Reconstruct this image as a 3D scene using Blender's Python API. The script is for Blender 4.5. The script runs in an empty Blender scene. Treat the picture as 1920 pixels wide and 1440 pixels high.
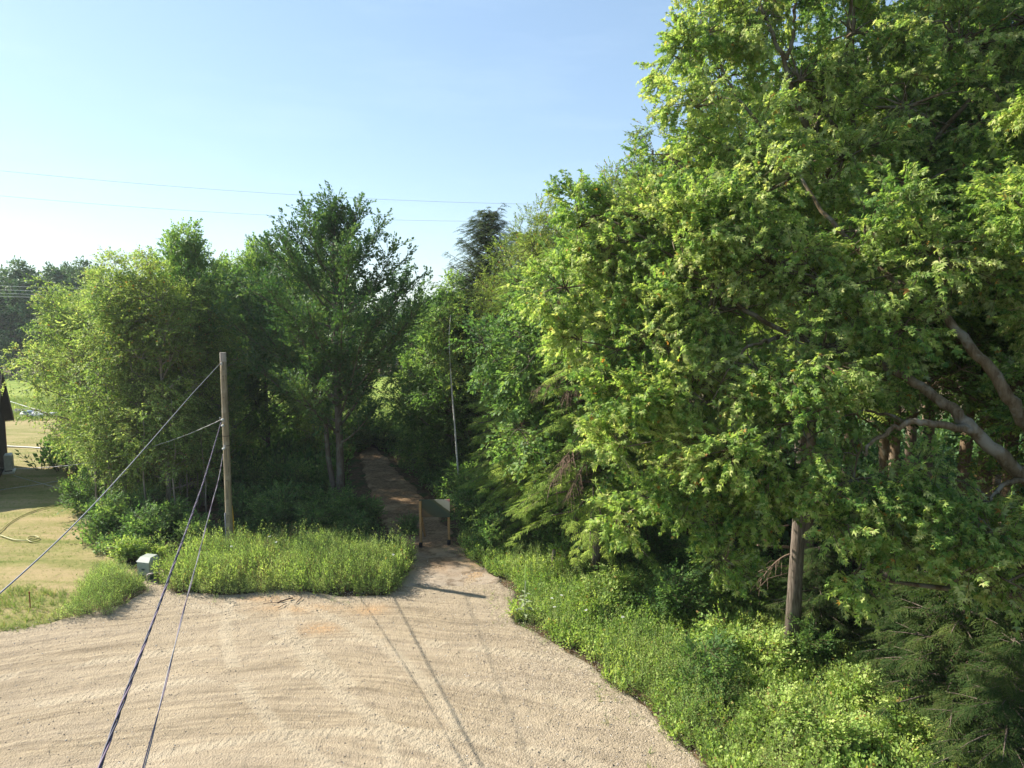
import bpy, math, random
import numpy as np
from mathutils import Vector, Matrix, Euler

S = bpy.context.scene
COL = S.collection
R = math.radians
# ---------------------------------------------------------------- camera
HC, F, PITCH = 8.5, 1278.0, math.atan(120 / 1278.0)
cam = bpy.data.objects.new('camera', bpy.data.cameras.new('camera')); COL.objects.link(cam)
cam.location = (0, 0, HC); cam.rotation_euler = (math.pi / 2 - PITCH, 0, 0)
cam.data.sensor_width = 36; cam.data.lens = 36 * F / 1920
cam.data.clip_start = 0.1; cam.data.clip_end = 3000
S.camera = cam
# ---------------------------------------------------------------- sky, sun, exposure
SUN_EL, SUN_AZ = R(36), R(-67.8)          # azimuth from +Y, clockwise
W = bpy.data.worlds.new('World'); S.world = W; W.use_nodes = True
wn = W.node_tree
sky = wn.nodes.new('ShaderNodeTexSky'); sky.sky_type = 'NISHITA'; sky.sun_disc = False
sky.sun_elevation = SUN_EL; sky.sun_rotation = SUN_AZ
sky.air_density = 1.15; sky.dust_density = 0.35; sky.ozone_density = 0.4; sky.altitude = 150
tint = wn.nodes.new('ShaderNodeMix'); tint.data_type = 'RGBA'; tint.blend_type = 'MULTIPLY'; tint.inputs[0].default_value = 1
tint.inputs[7].default_value = (0.97, 1.13, 1.29, 1)      # even, slightly hazy summer sky
gam = wn.nodes.new('ShaderNodeGamma'); gam.inputs[1].default_value = 0.62
wn.links.new(sky.outputs[0], gam.inputs[0])
ctc = wn.nodes.new('ShaderNodeTexCoord'); cmp_ = wn.nodes.new('ShaderNodeMapping'); cmp_.inputs['Scale'].default_value = (1.6, 1.6, 9)
cno = wn.nodes.new('ShaderNodeTexNoise'); cno.inputs['Scale'].default_value = 2.2; cno.inputs['Detail'].default_value = 7; cno.inputs['Roughness'].default_value = .6
crp = wn.nodes.new('ShaderNodeMapRange'); crp.inputs[1].default_value = .50; crp.inputs[2].default_value = .85; crp.inputs[4].default_value = .07
cmx = wn.nodes.new('ShaderNodeMix'); cmx.data_type = 'RGBA'; cmx.inputs[7].default_value = (5.2, 5.0, 4.6, 1)      # faint cirrus wisps
wn.links.new(ctc.outputs['Generated'], cmp_.inputs[0]); wn.links.new(cmp_.outputs[0], cno.inputs['Vector']); wn.links.new(cno.outputs[0], crp.inputs[0]); wn.links.new(crp.outputs[0], cmx.inputs[0])
wn.links.new(gam.outputs[0], cmx.inputs[6]); wn.links.new(cmx.outputs[2], tint.inputs[6]); wn.links.new(tint.outputs[2], wn.nodes['Background'].inputs[0])
wn.nodes['Background'].inputs[1].default_value = 0.126
sl = bpy.data.lights.new('sun', 'SUN'); sl.energy = 5.0; sl.angle = R(0.5); sl.color = (1.0, 0.93, 0.80)
so = bpy.data.objects.new('sun', sl); COL.objects.link(so)
sdir = Vector((math.sin(SUN_AZ) * math.cos(SUN_EL), math.cos(SUN_AZ) * math.cos(SUN_EL), math.sin(SUN_EL)))
so.rotation_euler = sdir.to_track_quat('Z', 'Y').to_euler(); so.location = (-40, 20, 40)
S.view_settings.view_transform = 'Standard'; S.view_settings.look = 'None'
S.view_settings.exposure = 1.2; S.view_settings.gamma = 1
cy = S.cycles
cy.max_bounces = 7; cy.diffuse_bounces = 4; cy.glossy_bounces = 2; cy.transmission_bounces = 5
cy.transparent_max_bounces = 4; cy.caustics_reflective = False; cy.caustics_refractive = False
cy.sample_clamp_indirect = 6; cy.use_denoising = True; cy.denoising_prefilter = 'ACCURATE'

# ---------------------------------------------------------------- projection helpers
cp, sp_ = math.cos(PITCH), math.sin(PITCH)
def ray(px, py):
    u, v = (px - 960) / F, (720 - py) / F
    return np.array([u, cp + v * sp_, -sp_ + v * cp])
def At(px, py, Y):
    d = ray(px, py); t = Y / d[1]
    return np.array([d[0] * t, Y, HC + d[2] * t])
def G(px, py, z=0.0):
    d = ray(px, py); t = (z - HC) / d[2]
    return np.array([d[0] * t, d[1] * t, z])

# ---------------------------------------------------------------- object helpers
def thing(name, label, cat, loc=(0, 0, 0), rz=0, group=None, scale=1.0):
    o = bpy.data.objects.new(name, None); COL.objects.link(o)
    o.location = [float(v) for v in loc]; o.rotation_euler = (0, 0, rz)
    o.scale = (scale,) * 3 if not hasattr(scale, '__len__') else scale
    o.empty_display_size = 0.3
    o['label'] = label; o['category'] = cat
    if group: o['group'] = group
    return o
def tag(o, label, cat=None, group=None, kind=None):
    o['label'] = label
    if cat: o['category'] = cat
    if group: o['group'] = group
    if kind: o['kind'] = kind
    return o
def link(name, me, parent=None, loc=None):
    o = bpy.data.objects.new(name, me); COL.objects.link(o)
    if parent is not None: o.parent = parent
    if loc is not None: o.location = [float(v) for v in loc]
    return o
def copy_tree(root, label, loc, rz=0, scale=1.0, group=None, tilt=(0, 0)):
    r = root.copy(); COL.objects.link(r)
    r.location = [float(v) for v in loc]; r.rotation_euler = (tilt[0], tilt[1], rz)
    r.scale = (scale,) * 3 if not hasattr(scale, '__len__') else scale
    r['label'] = label
    if group: r['group'] = group
    for ch in list(root.children):
        c = ch.copy(); COL.objects.link(c); c.parent = r
        for g in list(ch.children):
            d = g.copy(); COL.objects.link(d); d.parent = c
    return r

class MB:
    """collects polygons (numpy) for one mesh"""
    def __init__(s): s.v = []; s.q = []; s.m = []; s.t = []; s.n = 0; s.sm = []
    def add(s, v, q, m=0, t=None, smooth=True):
        v = np.asarray(v, float).reshape(-1, 3)
        q = [list(f) for f in q] if not isinstance(q, np.ndarray) else q
        s.v.append(v)
        s.t.append(np.zeros((len(v), 3)) + 0.5 if t is None else np.asarray(t, float).reshape(-1, 3))
        if isinstance(q, np.ndarray):
            s.q.append(q + s.n); s.m.append(np.full(len(q), m) if np.isscalar(m) else np.asarray(m))
            s.sm.append(np.full(len(q), smooth))
        else:
            for k in set(len(f) for f in q):
                a = np.array([f for f in q if len(f) == k]) + s.n
                s.q.append(a); s.m.append(np.full(len(a), m)); s.sm.append(np.full(len(a), smooth))
        s.n += len(v)
    def mesh(s, name, mats):
        me = bpy.data.meshes.new(name)
        v = np.concatenate(s.v); me.vertices.add(len(v)); me.vertices.foreach_set('co', v.astype(np.float32).ravel())
        tot = np.concatenate([np.full(len(q), q.shape[1]) for q in s.q])
        li = np.concatenate([q.ravel() for q in s.q])
        me.loops.add(len(li)); me.loops.foreach_set('vertex_index', li.astype(np.int32))
        me.polygons.add(len(tot))
        st = np.concatenate([[0], np.cumsum(tot)[:-1]])
        me.polygons.foreach_set('loop_start', st.astype(np.int32)); me.polygons.foreach_set('loop_total', tot.astype(np.int32))
        me.polygons.foreach_set('material_index', np.concatenate(s.m).astype(np.int32))
        me.polygons.foreach_set('use_smooth', np.concatenate(s.sm))
        a = me.attributes.new('tint', 'FLOAT_VECTOR', 'POINT')
        a.data.foreach_set('vector', np.concatenate(s.t).astype(np.float32).ravel())
        me.update(calc_edges=True)
        for m in (mats if isinstance(mats, (list, tuple)) else [mats]): me.materials.append(m)
        return me
    def build(s, name, mats, parent=None, loc=None): return link(name, s.mesh(name, mats), parent, loc)
    # --- shapes
    def box(s, c, size, rot=None, bev=0.0, m=0):
        x, y, z = [d / 2 for d in size]; b = min(bev, x * .9, y * .9, z * .9)
        bm = []
        if b <= 0:
            vs = np.array([(i * x, j * y, k * z) for i in (-1, 1) for j in (-1, 1) for k in (-1, 1)], float)
            fs = [(0, 1, 3, 2), (4, 6, 7, 5), (0, 4, 5, 1), (2, 3, 7, 6), (0, 2, 6, 4), (1, 5, 7, 3)]
        else:
            vs = []; fs = []
            ring = lambda zz, e: [(-x + e + b * (0), -y + e, zz), (x - e, -y + e, zz), (x - e, y - e, zz), (-x + e, y - e, zz)]
            def oct_(zz, e):
                X, Y_, c_ = x - e, y - e, b
                return [(-X + c_, -Y_, zz), (X - c_, -Y_, zz), (X, -Y_ + c_, zz), (X, Y_ - c_, zz), (X - c_, Y_, zz), (-X + c_, Y_, zz), (-X, Y_ - c_, zz), (-X, -Y_ + c_, zz)]
            lv = [oct_(-z, b * .8), oct_(-z + b, 0), oct_(z - b, 0), oct_(z, b * .8)]
            for l in lv: vs += l
            vs = np.array(vs, float)
            for k in range(3):
                for i in range(8): fs.append((k * 8 + i, k * 8 + (i + 1) % 8, k * 8 + 8 + (i + 1) % 8, k * 8 + 8 + i))
            fs.append(tuple(range(7, -1, -1))); fs.append(tuple(range(24, 32)))
        if rot is not None: vs = vs @ np.array(rot).T
        s.add(vs + np.asarray(c, float), fs, m, smooth=False)
        return s
    def tube(s, pts, rad, n=8, m=0, cap=True, jit=0, rng=None, t=None):
        p = np.asarray(pts, float); k = len(p)
        r = np.full(k, rad) if np.isscalar(rad) else np.asarray(rad, float)
        tg = np.gradient(p, axis=0); tg /= np.linalg.norm(tg, axis=1)[:, None] + 1e-9
        ref = np.array([0, 0, 1.]) if abs(tg[0, 2]) < .9 else np.array([1., 0, 0])
        A = np.zeros((k, 3)); u = np.cross(tg[0], ref); u /= np.linalg.norm(u)
        for i in range(k):
            u = u - tg[i] * u.dot(tg[i]); u /= np.linalg.norm(u) + 1e-9; A[i] = u
        B = np.cross(tg, A)
        th = np.arange(n) * 2 * math.pi / n
        rr = r[:, None] * (1 + (jit * rng.standard_normal((k, n)) if jit else 0))
        V = p[:, None, :] + rr[:, :, None] * (np.cos(th)[None, :, None] * A[:, None] + np.sin(th)[None, :, None] * B[:, None])
        i = np.arange(k - 1)[:, None] * n; j = np.arange(n)[None]; j2 = (j + 1) % n
        q = np.stack([i + j, i + j2, i + n + j2, i + n + j], -1).reshape(-1, 4)
        off = s.n
        s.add(V.reshape(-1, 3), q, m, t=t)
        if cap and n > 4:
            s.q.append(np.array([[off + x for x in range(n)][::-1]])); s.m.append(np.array([m])); s.sm.append(np.array([False]))
            s.q.append(np.array([[off + (k - 1) * n + x for x in range(n)]])); s.m.append(np.array([m])); s.sm.append(np.array([False]))
        return s

# ---------------------------------------------------------------- materials
def mat(name, rough=0.8, spec=0.3):
    m = bpy.data.materials.new(name); m.use_nodes = True
    nt = m.node_tree; b = nt.nodes['Principled BSDF']
    b.inputs['Roughness'].default_value = rough; b.inputs['Specular IOR Level'].default_value = spec
    return m, nt, b
class NB:
    def __init__(s, nt): s.nt = nt
    def n(s, t, **kw):
        x = s.nt.nodes.new('ShaderNode' + t)
        for k, v in kw.items(): setattr(x, k, v)
        return x
    def set(s, sock, v):
        if isinstance(v, bpy.types.NodeSocket): s.nt.links.new(v, sock)
        else: sock.default_value = v
    def noise(s, vec, scale, detail=4, rough=.55, out=0):
        x = s.n('TexNoise'); x.inputs['Scale'].default_value = scale; x.inputs['Detail'].default_value = detail; x.inputs['Roughness'].default_value = rough
        s.nt.links.new(vec, x.inputs['Vector']); return x.outputs[out]
    def math(s, op, a, b=0.0, c=0.0, clamp=False):
        x = s.n('Math', operation=op, use_clamp=clamp); s.set(x.inputs[0], a); s.set(x.inputs[1], b); s.set(x.inputs[2], c); return x.outputs[0]
    def ramp(s, f, stops, interp='LINEAR'):
        x = s.n('ValToRGB'); r = x.color_ramp; r.interpolation = interp
        while len(r.elements) < len(stops): r.elements.new(0.5)
        for e, (p, c) in zip(r.elements, stops): e.position = p; e.color = (*c, 1) if len(c) == 3 else c
        s.set(x.inputs[0], f); return x.outputs[0]
    def mix(s, f, a, b, blend='MIX'):
        x = s.n('Mix', data_type='RGBA', blend_type=blend)
        s.set(x.inputs[0], f)
        s.set(x.inputs[6], (*a, 1) if isinstance(a, tuple) and len(a) == 3 else a)
        s.set(x.inputs[7], (*b, 1) if isinstance(b, tuple) and len(b) == 3 else b)
        return x.outputs[2]
    def step(s, f, lo, hi):
        x = s.n('MapRange', clamp=True); s.set(x.inputs[0], f); x.inputs[1].default_value = lo; x.inputs[2].default_value = hi
        return x.outputs[0]
    def bump(s, b, h, strength=.5, dist=.02):
        x = s.n('Bump'); x.inputs['Strength'].default_value = strength; x.inputs['Distance'].default_value = dist
        s.set(x.inputs['Height'], h); s.nt.links.new(x.outputs[0], b.inputs['Normal'])
    def pos(s): return s.n('NewGeometry').outputs['Position']
    def obj(s): return s.n('TexCoord').outputs['Object']
    def attr(s, name, out='Vector'): return s.n('Attribute', attribute_name=name).outputs[out]
    def scale(s, v, sc):
        x = s.n('Mapping'); s.nt.links.new(v, x.inputs[0]); x.inputs['Scale'].default_value = sc; return x.outputs[0]
    def sep(s, v):
        x = s.n('SeparateXYZ'); s.nt.links.new(v, x.inputs[0]); return x.outputs

def plain(name, col, rough=.7, spec=.3, metal=0, var=.12, scale=8):
    m, nt, b = mat(name, rough, spec); N = NB(nt)
    c2 = tuple(max(0, v * (1 - 2 * var)) for v in col)
    f = N.noise(N.obj(), scale, 6, .6)
    nt.links.new(N.mix(N.step(f, .35, .7), c2, tuple(col)), b.inputs['Base Color']); b.inputs['Metallic'].default_value = metal
    N.bump(b, f, .2, .01)
    return m

def leaf_mat(name, stops, trans=.4, tcol=(1.45, 1.5, .85), back=None, rough=.6, spec=.25, odd=None):
    m, nt, b = mat(name, rough, spec); N = NB(nt)
    t = N.sep(N.attr('tint'))
    f = N.math('ADD', N.math('MULTIPLY', t[0], .35), N.math('ADD', N.math('MULTIPLY', t[1], .25), N.math('MULTIPLY', t[2], .40)))
    big = N.noise(N.pos(), .35, 3)
    f = N.math('ADD', f, N.math('MULTIPLY', N.math('SUBTRACT', big, .5), .55))
    f = N.math('ADD', N.math('MULTIPLY', N.math('SUBTRACT', f, .5), 1.55), .5, clamp=True)
    c = N.ramp(f, stops)
    if odd is not None:
        c = N.mix(N.step(t[0], odd[0], odd[0] + .01), c, odd[1])
    g = N.n('NewGeometry')
    cb = c
    if back is not None: cb = N.mix(N.math('MULTIPLY', g.outputs['Backfacing'], back[0]), c, back[1])
    nt.links.new(cb, b.inputs['Base Color'])
    tr = N.n('BsdfTranslucent')
    tc = N.mix(1.0, c, (*tcol, 1), 'MULTIPLY'); nt.links.new(tc, tr.inputs[0])
    ms = N.n('MixShader'); ms.inputs[0].default_value = trans
    nt.links.new(b.outputs[0], ms.inputs[1]); nt.links.new(tr.outputs[0], ms.inputs[2])
    nt.links.new(ms.outputs[0], nt.nodes['Material Output'].inputs[0])
    return m

def bark_mat(name, a, b_, lich=None, vs=(1, 1, .18), sc=22, rough=.9, strength=.7):
    m, nt, b = mat(name, rough, .2); N = NB(nt)
    o = N.scale(N.obj(), vs)
    f = N.noise(o, sc, 6, .65); g = N.noise(N.obj(), 3, 4, .6)
    c = N.mix(N.step(f, .35, .68), a, b_)
    if lich is not None: c = N.mix(N.step(g, .5, .62), c, lich)
    nt.links.new(c, b.inputs['Base Color']); N.bump(b, f, strength, .03)
    return m

M = {}
M['maple_leaf'] = leaf_mat('maple_leaf', [(.02, (.06, .14, .036)), (.33, (.17, .29, .062)), (.62, (.32, .42, .105)), (.95, (.56, .575, .25))],
                           trans=.48, back=(.6, (.40, .46, .26)), odd=(.985, (.42, .20, .05)))
M['maple_leaf_shaded'] = leaf_mat('maple_leaf_shaded', [(0, (0.029, 0.079, 0.025)), (.5, (0.064, 0.144, 0.041)), (1, (0.157, 0.238, 0.064))], trans=.26, back=(.5, (.12, .19, .10)))  # maple leaf darkened: the shadowed side facing the camera is put into the colour
M['aspen_leaf'] = leaf_mat('aspen_leaf', [(.05, (0.102, 0.187, 0.053)), (.45, (0.235, 0.341, 0.090)), (.95, (0.473, 0.529, 0.195))], trans=.46, back=(.6, (.20, .26, .14)), odd=(.975, (.34, .20, .07)))
M['olive_leaf'] = leaf_mat('olive_leaf', [(0, (0.084, 0.144, 0.036)), (.5, (0.192, 0.264, 0.060)), (1, (0.372, 0.444, 0.120))], trans=.44, back=(.4, (.14, .18, .09)), odd=(.96, (.30, .16, .05)))
M['far_leaf'] = leaf_mat('far_leaf', [(0, (0.052, 0.108, 0.052)), (.5, (0.088, 0.161, 0.070)), (1, (0.158, 0.228, 0.088))], trans=.2)
M['fir_needle'] = leaf_mat('fir_needle', [(0, (0.023, 0.052, 0.013)), (.5, (0.045, 0.079, 0.020)), (1, (0.089, 0.116, 0.027))], trans=.2, spec=.12, rough=.75)  # dark fir green, lowered further to imitate shade on the corner hemlocks
M['hemlock_needle'] = leaf_mat('hemlock_needle', [(0, (0.128, 0.216, 0.043)), (.5, (0.254, 0.360, 0.068)), (1, (0.467, 0.556, 0.110))], trans=.25, spec=.12, rough=.75, odd=(.95, (.20, .15, .06)))
M['weed_leaf'] = leaf_mat('weed_leaf', [(0, (0.131, 0.224, 0.075)), (.35, (0.282, 0.411, 0.120)), (.7, (0.433, 0.552, 0.195)), (1, (0.542, 0.600, 0.300))], trans=.40, odd=(.965, (.36, .27, .10)))
M['bush_leaf'] = leaf_mat('bush_leaf', [(0, (0.056, 0.126, 0.039)), (.5, (0.134, 0.242, 0.065)), (1, (0.302, 0.399, 0.117))], trans=.46, back=(.6, (.17, .25, .13)))
M['fresh_leaf'] = leaf_mat('fresh_leaf', [(.05, (0.172, 0.284, 0.068)), (.5, (0.333, 0.464, 0.112)), (.95, (0.528, 0.600, 0.210))], trans=.40, back=(.4, (.22, .28, .13)), odd=(.97, (.38, .24, .09)))
M['grass'] = leaf_mat('grass_blade', [(0, (0.090, 0.160, 0.046)), (.5, (0.198, 0.280, 0.078)), (1, (0.378, 0.400, 0.182))], trans=.35, odd=(.9, (.38, .30, .14)))
M['dry_leaf'] = leaf_mat('dry_leaf', [(0, (.20, .14, .07)), (1, (.45, .36, .20))], trans=.25)
M['twig'] = plain('twig', (.16, .115, .075), .9, .1)
M['dead_twig'] = plain('dead_twig', (.24, .17, .125), .95, .1)
M['bark_grey'] = bark_mat('bark_grey', (.07, .055, .04), (.17, .135, .105), (.15, .15, .11))
M['bark_maple'] = bark_mat('bark_maple', (.075, .05, .025), (.19, .15, .095), (.20, .18, .14), sc=16)
M['bark_cedar'] = bark_mat('bark_cedar', (.06, .045, .035), (.25, .205, .165), None, (1, 1, .09), 30, .9, 1.0)
M['bark_orange'] = bark_mat('bark_orange', (.10, .07, .045), (.22, .16, .10), (.24, .19, .14))
M['bark_birch'] = bark_mat('bark_birch', (.45, .43, .38), (.72, .70, .64), None, (.5, .5, 2), 9, .7, .2)
M['bark_pale'] = bark_mat('bark_pale', (.16, .13, .095), (.36, .31, .24), None)
M['pole_wood'] = bark_mat('pole_wood', (.12, .10, .07), (.38, .31, .20), (.30, .26, .19), (1, 1, .035), 34, .85, .9)
M['pole_grey'] = bark_mat('pole_grey', (.26, .23, .20), (.42, .38, .33), None, (1, 1, .05), 30, .85, .4)
M['metal'] = plain('galvanised_metal', (.55, .56, .57), .4, .5, .7)
M['cable_dark'] = plain('cable_dark', (.035, .033, .065), .45, .5, 0, .1, 40)
M['cable_purple'] = plain('cable_purple', (.16, .11, .17), .45, .5, 0, .1, 40)
M['cable_grey'] = plain('cable_grey', (.24, .24, .27), .5, .4, .1)
M['wire_far'] = plain('wire_far', (.50, .54, .58), .5, .3)
M['yellow'] = plain('yellow_plastic', (.75, .42, .02), .5, .4)
M['board_wood'] = plain('board_wood', (.42, .25, .11), .8, .2, 0, .2, 20)
M['boot_black'] = plain('boot_black', (.012, .012, .014), .6, .3)
M['box_green'] = plain('box_green', (.36, .39, .34), .5, .4, 0, .08)
M['box_dark'] = plain('box_dark', (.07, .11, .10), .6, .3)
M['pale_pipe'] = plain('pale_pipe', (.62, .52, .46), .6, .3)
M['rust'] = plain('rust', (.26, .10, .04), .85, .2)
M['stick'] = plain('stick_wood', (.09, .055, .045), .9, .1)
M['hose'] = plain('hose_green', (.34, .32, .10), .5, .4)
M['hose_pale'] = plain('hose_pale', (.42, .42, .36), .5, .4)
M['string'] = plain('white_cord', (.50, .50, .46), .7, .2)
M['siding'] = plain('siding', (.055, .050, .042), .8, .2)
M['trim_brown'] = plain('trim_brown', (.050, .030, .024), .6, .3)
M['downspout'] = plain('downspout', (.20, .065, .035), .6, .3)
M['roofing'] = plain('roofing', (.05, .045, .045), .9, .1, 0, .3, 30)
M['white_metal'] = plain('white_metal', (.55, .56, .54), .45, .4)
M['grille'] = plain('grille_dark', (.05, .055, .055), .5, .4)
M['boat_white'] = plain('boat_white', (.62, .62, .66), .4, .4)
M['boat_blue'] = plain('boat_blue', (.30, .42, .50), .5, .4)
M['boat_hull'] = plain('boat_hull', (.05, .07, .11), .5, .4)
M['rubble'] = plain('rubble', (.52, .45, .44), .9, .2, 0, .35, 5)
M['flower_white'] = plain('flower_white', (.80, .80, .76), .7, .2)
M['mullein'] = leaf_mat('mullein_leaf', [(0, (.22, .28, .16)), (1, (.42, .46, .30))], trans=.2)

# ---- ground materials
def ground_material():
    m, nt, b = mat('forest_soil', .95, .1); N = NB(nt); P = N.pos()
    f = N.noise(P, 1.3, 5, .6); g = N.noise(P, 22, 5, .7); h = N.noise(P, 7, 4, .6)
    c = N.mix(N.step(g, .35, .7), (.045, .030, .018), (.16, .10, .06))
    c = N.mix(N.step(h, .52, .66), c, (.22, .145, .085))
    c = N.mix(N.step(f, .48, .62), c, N.mix(g, (.03, .05, .015), (.075, .10, .03)))
    nt.links.new(c, b.inputs['Base Color']); N.bump(b, g, .8, .05)
    return m
def gravel_material():
    m, nt, b = mat('gravel_sand', .95, .15); N = NB(nt); P = N.pos()
    # rotated polar coordinates round the turning circle of the vehicles
    off = N.n('VectorMath', operation='SUBTRACT'); nt.links.new(P, off.inputs[0]); off.inputs[1].default_value = (-4.5, 1.0, 0)
    warp = N.noise(P, .12, 2)
    x, y, z = N.sep(off.outputs[0])
    rad = N.math('SQRT', N.math('ADD', N.math('MULTIPLY', x, x), N.math('MULTIPLY', N.math('MULTIPLY', y, y), 1.0)))
    rad = N.math('ADD', rad, N.math('MULTIPLY', warp, 2.5))
    ang = N.math('ARCTAN2', y, x)
    cmb = N.n('CombineXYZ'); nt.links.new(N.math('MULTIPLY', rad, 6.5), cmb.inputs[0]); nt.links.new(N.math('MULTIPLY', ang, 7.0), cmb.inputs[1])
    st = N.noise(cmb.outputs[0], 1.0, 6, .62)
    cm2 = N.n('CombineXYZ'); nt.links.new(N.math('MULTIPLY', rad, .9), cm2.inputs[0]); nt.links.new(N.math('MULTIPLY', ang, 2.5), cm2.inputs[1])
    st2 = N.noise(cm2.outputs[0], 1.0, 4, .55)
    fine = N.noise(P, 70, 2, .6); med = N.noise(P, 10, 5, .7); big = N.noise(P, .5, 3)
    a = N.sep(N.attr('tint'))           # x stony  y orange sand  z wheel track
    vo = N.n('TexVoronoi'); nt.links.new(P, vo.inputs['Vector']); vo.inputs['Scale'].default_value = 24
    vs = N.sep(vo.outputs['Color'])[0]
    sand = N.mix(N.step(st, .34, .66), (.19, .147, .095), (.43, .345, .232))
    sand = N.mix(N.math('MULTIPLY', N.step(st2, .35, .65), .45), sand, (.45, .37, .27))
    sand = N.mix(N.step(med, .55, .75), sand, (.28, .225, .17))
    stone = N.mix(vs, (.19, .155, .115), (.50, .42, .32))
    f = N.math('ADD', a[0], N.math('MULTIPLY', N.math('SUBTRACT', med, .5), 1.2), clamp=True)
    c = N.mix(N.math('MULTIPLY', f, .85), sand, stone)
    c = N.mix(N.math('MULTIPLY', a[1], N.step(med, .3, .6)), c, (.46, .29, .15))
    c = N.mix(N.math('MULTIPLY', a[2], .42), c, (.50, .425, .31))
    c = N.mix(N.step(fine, .30, .46), N.mix(.32, c, (.15, .12, .09)), c)
    c = N.mix(N.math('MULTIPLY', N.step(fine, .60, .75), .5), c, (.55, .48, .39))
    nt.links.new(c, b.inputs['Base Color'])
    v2 = N.n('TexVoronoi'); nt.links.new(P, v2.inputs['Vector']); v2.inputs['Scale'].default_value = 60
    h = N.math('ADD', N.math('ADD', N.math('MULTIPLY', v2.outputs['Distance'], -.5), N.math('MULTIPLY', vo.outputs['Distance'], -.7)), N.math('ADD', N.math('MULTIPLY', st, 1.6), N.math('MULTIPLY', med, .9)))
    N.bump(b, h, .9, .028)
    return m
def path_material():
    m, nt, b = mat('dirt_track', .95, .1); N = NB(nt); P = N.pos()
    med = N.noise(P, 9, 5, .65); fine = N.noise(P, 60, 3, .7); big = N.noise(P, .8, 3)
    a = N.sep(N.attr('tint'))
    c = N.mix(N.step(med, .35, .7), (.15, .095, .055), (.34, .225, .13))
    c = N.mix(N.step(big, .5, .7), c, (.42, .29, .17))
    c = N.mix(a[0], c, N.mix(N.step(fine, .35, .65), (.27, .22, .17), (.42, .35, .27)))
    c = N.mix(N.step(fine, .28, .42), (.15, .10, .065), c)
    c = N.mix(N.math('MULTIPLY', N.step(N.noise(P, 2.3, 5, .7), .52, .62), .6), c, (.10, .065, .035))
    nt.links.new(c, b.inputs['Base Color']); N.bump(b, N.math('ADD', med, N.math('MULTIPLY', fine, .5)), .6, .03)
    return m
def lawn_material():
    m, nt, b = mat('dry_lawn', .95, .1); N = NB(nt); P = N.pos()
    str_ = N.noise(N.scale(P, (.15, 1.1, 1)), 1.0, 5, .6); med = N.noise(P, 5, 5, .65); fine = N.noise(P, 40, 3, .7)
    big = N.noise(P, .18, 3)
    f = N.math('ADD', N.math('MULTIPLY', str_, .6), N.math('ADD', N.math('MULTIPLY', med, .25), N.math('MULTIPLY', big, .35)))
    c = N.ramp(f, [(.46, (.15, .18, .045)), (.56, (.27, .25, .095)), (.68, (.40, .31, .165))])
    c = N.mix(N.step(fine, .30, .6), N.mix(.35, c, (.10, .09, .03)), c)
    nt.links.new(c, b.inputs['Base Color']); N.bump(b, fine, .7, .04)
    return m
def field_material():
    m, nt, b = mat('green_field', .95, .1); N = NB(nt); P = N.pos()
    f = N.noise(N.scale(P, (.3, 1, 1)), .6, 6, .65); g = N.noise(P, 12, 4, .7)
    c = N.ramp(N.math('ADD', N.math('MULTIPLY', f, .7), N.math('MULTIPLY', g, .3)), [(.35, (.13, .20, .035)), (.5, (.22, .29, .05)), (.65, (.36, .36, .10))])
    nt.links.new(c, b.inputs['Base Color']); N.bump(b, g, .8, .08)
    return m
M['soil'] = ground_material(); M['gravel'] = gravel_material(); M['path'] = path_material(); M['lawn'] = lawn_material(); M['field'] = field_material()

# ---------------------------------------------------------------- value noise (numpy)
def vnoise(x, y, seed=0):
    def h(i, j):
        n = (i.astype(np.int64) * 374761393 + j.astype(np.int64) * 668265263 + seed * 144665) & 0xffffffff
        n = ((n ^ (n >> 13)) * 1274126177) & 0xffffffff
        return ((n ^ (n >> 16)) & 0xffff) / 65535.0
    i = np.floor(x); j = np.floor(y); u = x - i; v = y - j
    u = u * u * (3 - 2 * u); v = v * v * (3 - 2 * v)
    return (h(i, j) * (1 - u) + h(i + 1, j) * u) * (1 - v) + (h(i, j + 1) * (1 - u) + h(i + 1, j + 1) * u) * v
def fbm(x, y, seed=0, o=4):
    s = 0; a = .5
    for k in range(o): s = s + a * vnoise(x * 2 ** k, y * 2 ** k, seed + k); a *= .5
    return s
def sdf(px, py, poly):
    """signed distance, positive inside"""
    P = np.asarray(poly, float)[:, :2]; d = np.full(px.shape, 1e9); ins = np.zeros(px.shape, bool)
    for k in range(len(P)):
        a, b = P[k], P[(k + 1) % len(P)]; e = b - a
        t = np.clip(((px - a[0]) * e[0] + (py - a[1]) * e[1]) / (e @ e), 0, 1)
        d = np.minimum(d, np.hypot(px - a[0] - t * e[0], py - a[1] - t * e[1]))
        c = ((a[1] > py) != (b[1] > py)) & (px < (b[0] - a[0]) * (py - a[1]) / (b[1] - a[1] + 1e-12) + a[0])
        ins ^= c
    return np.where(ins, d, -d)
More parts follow.
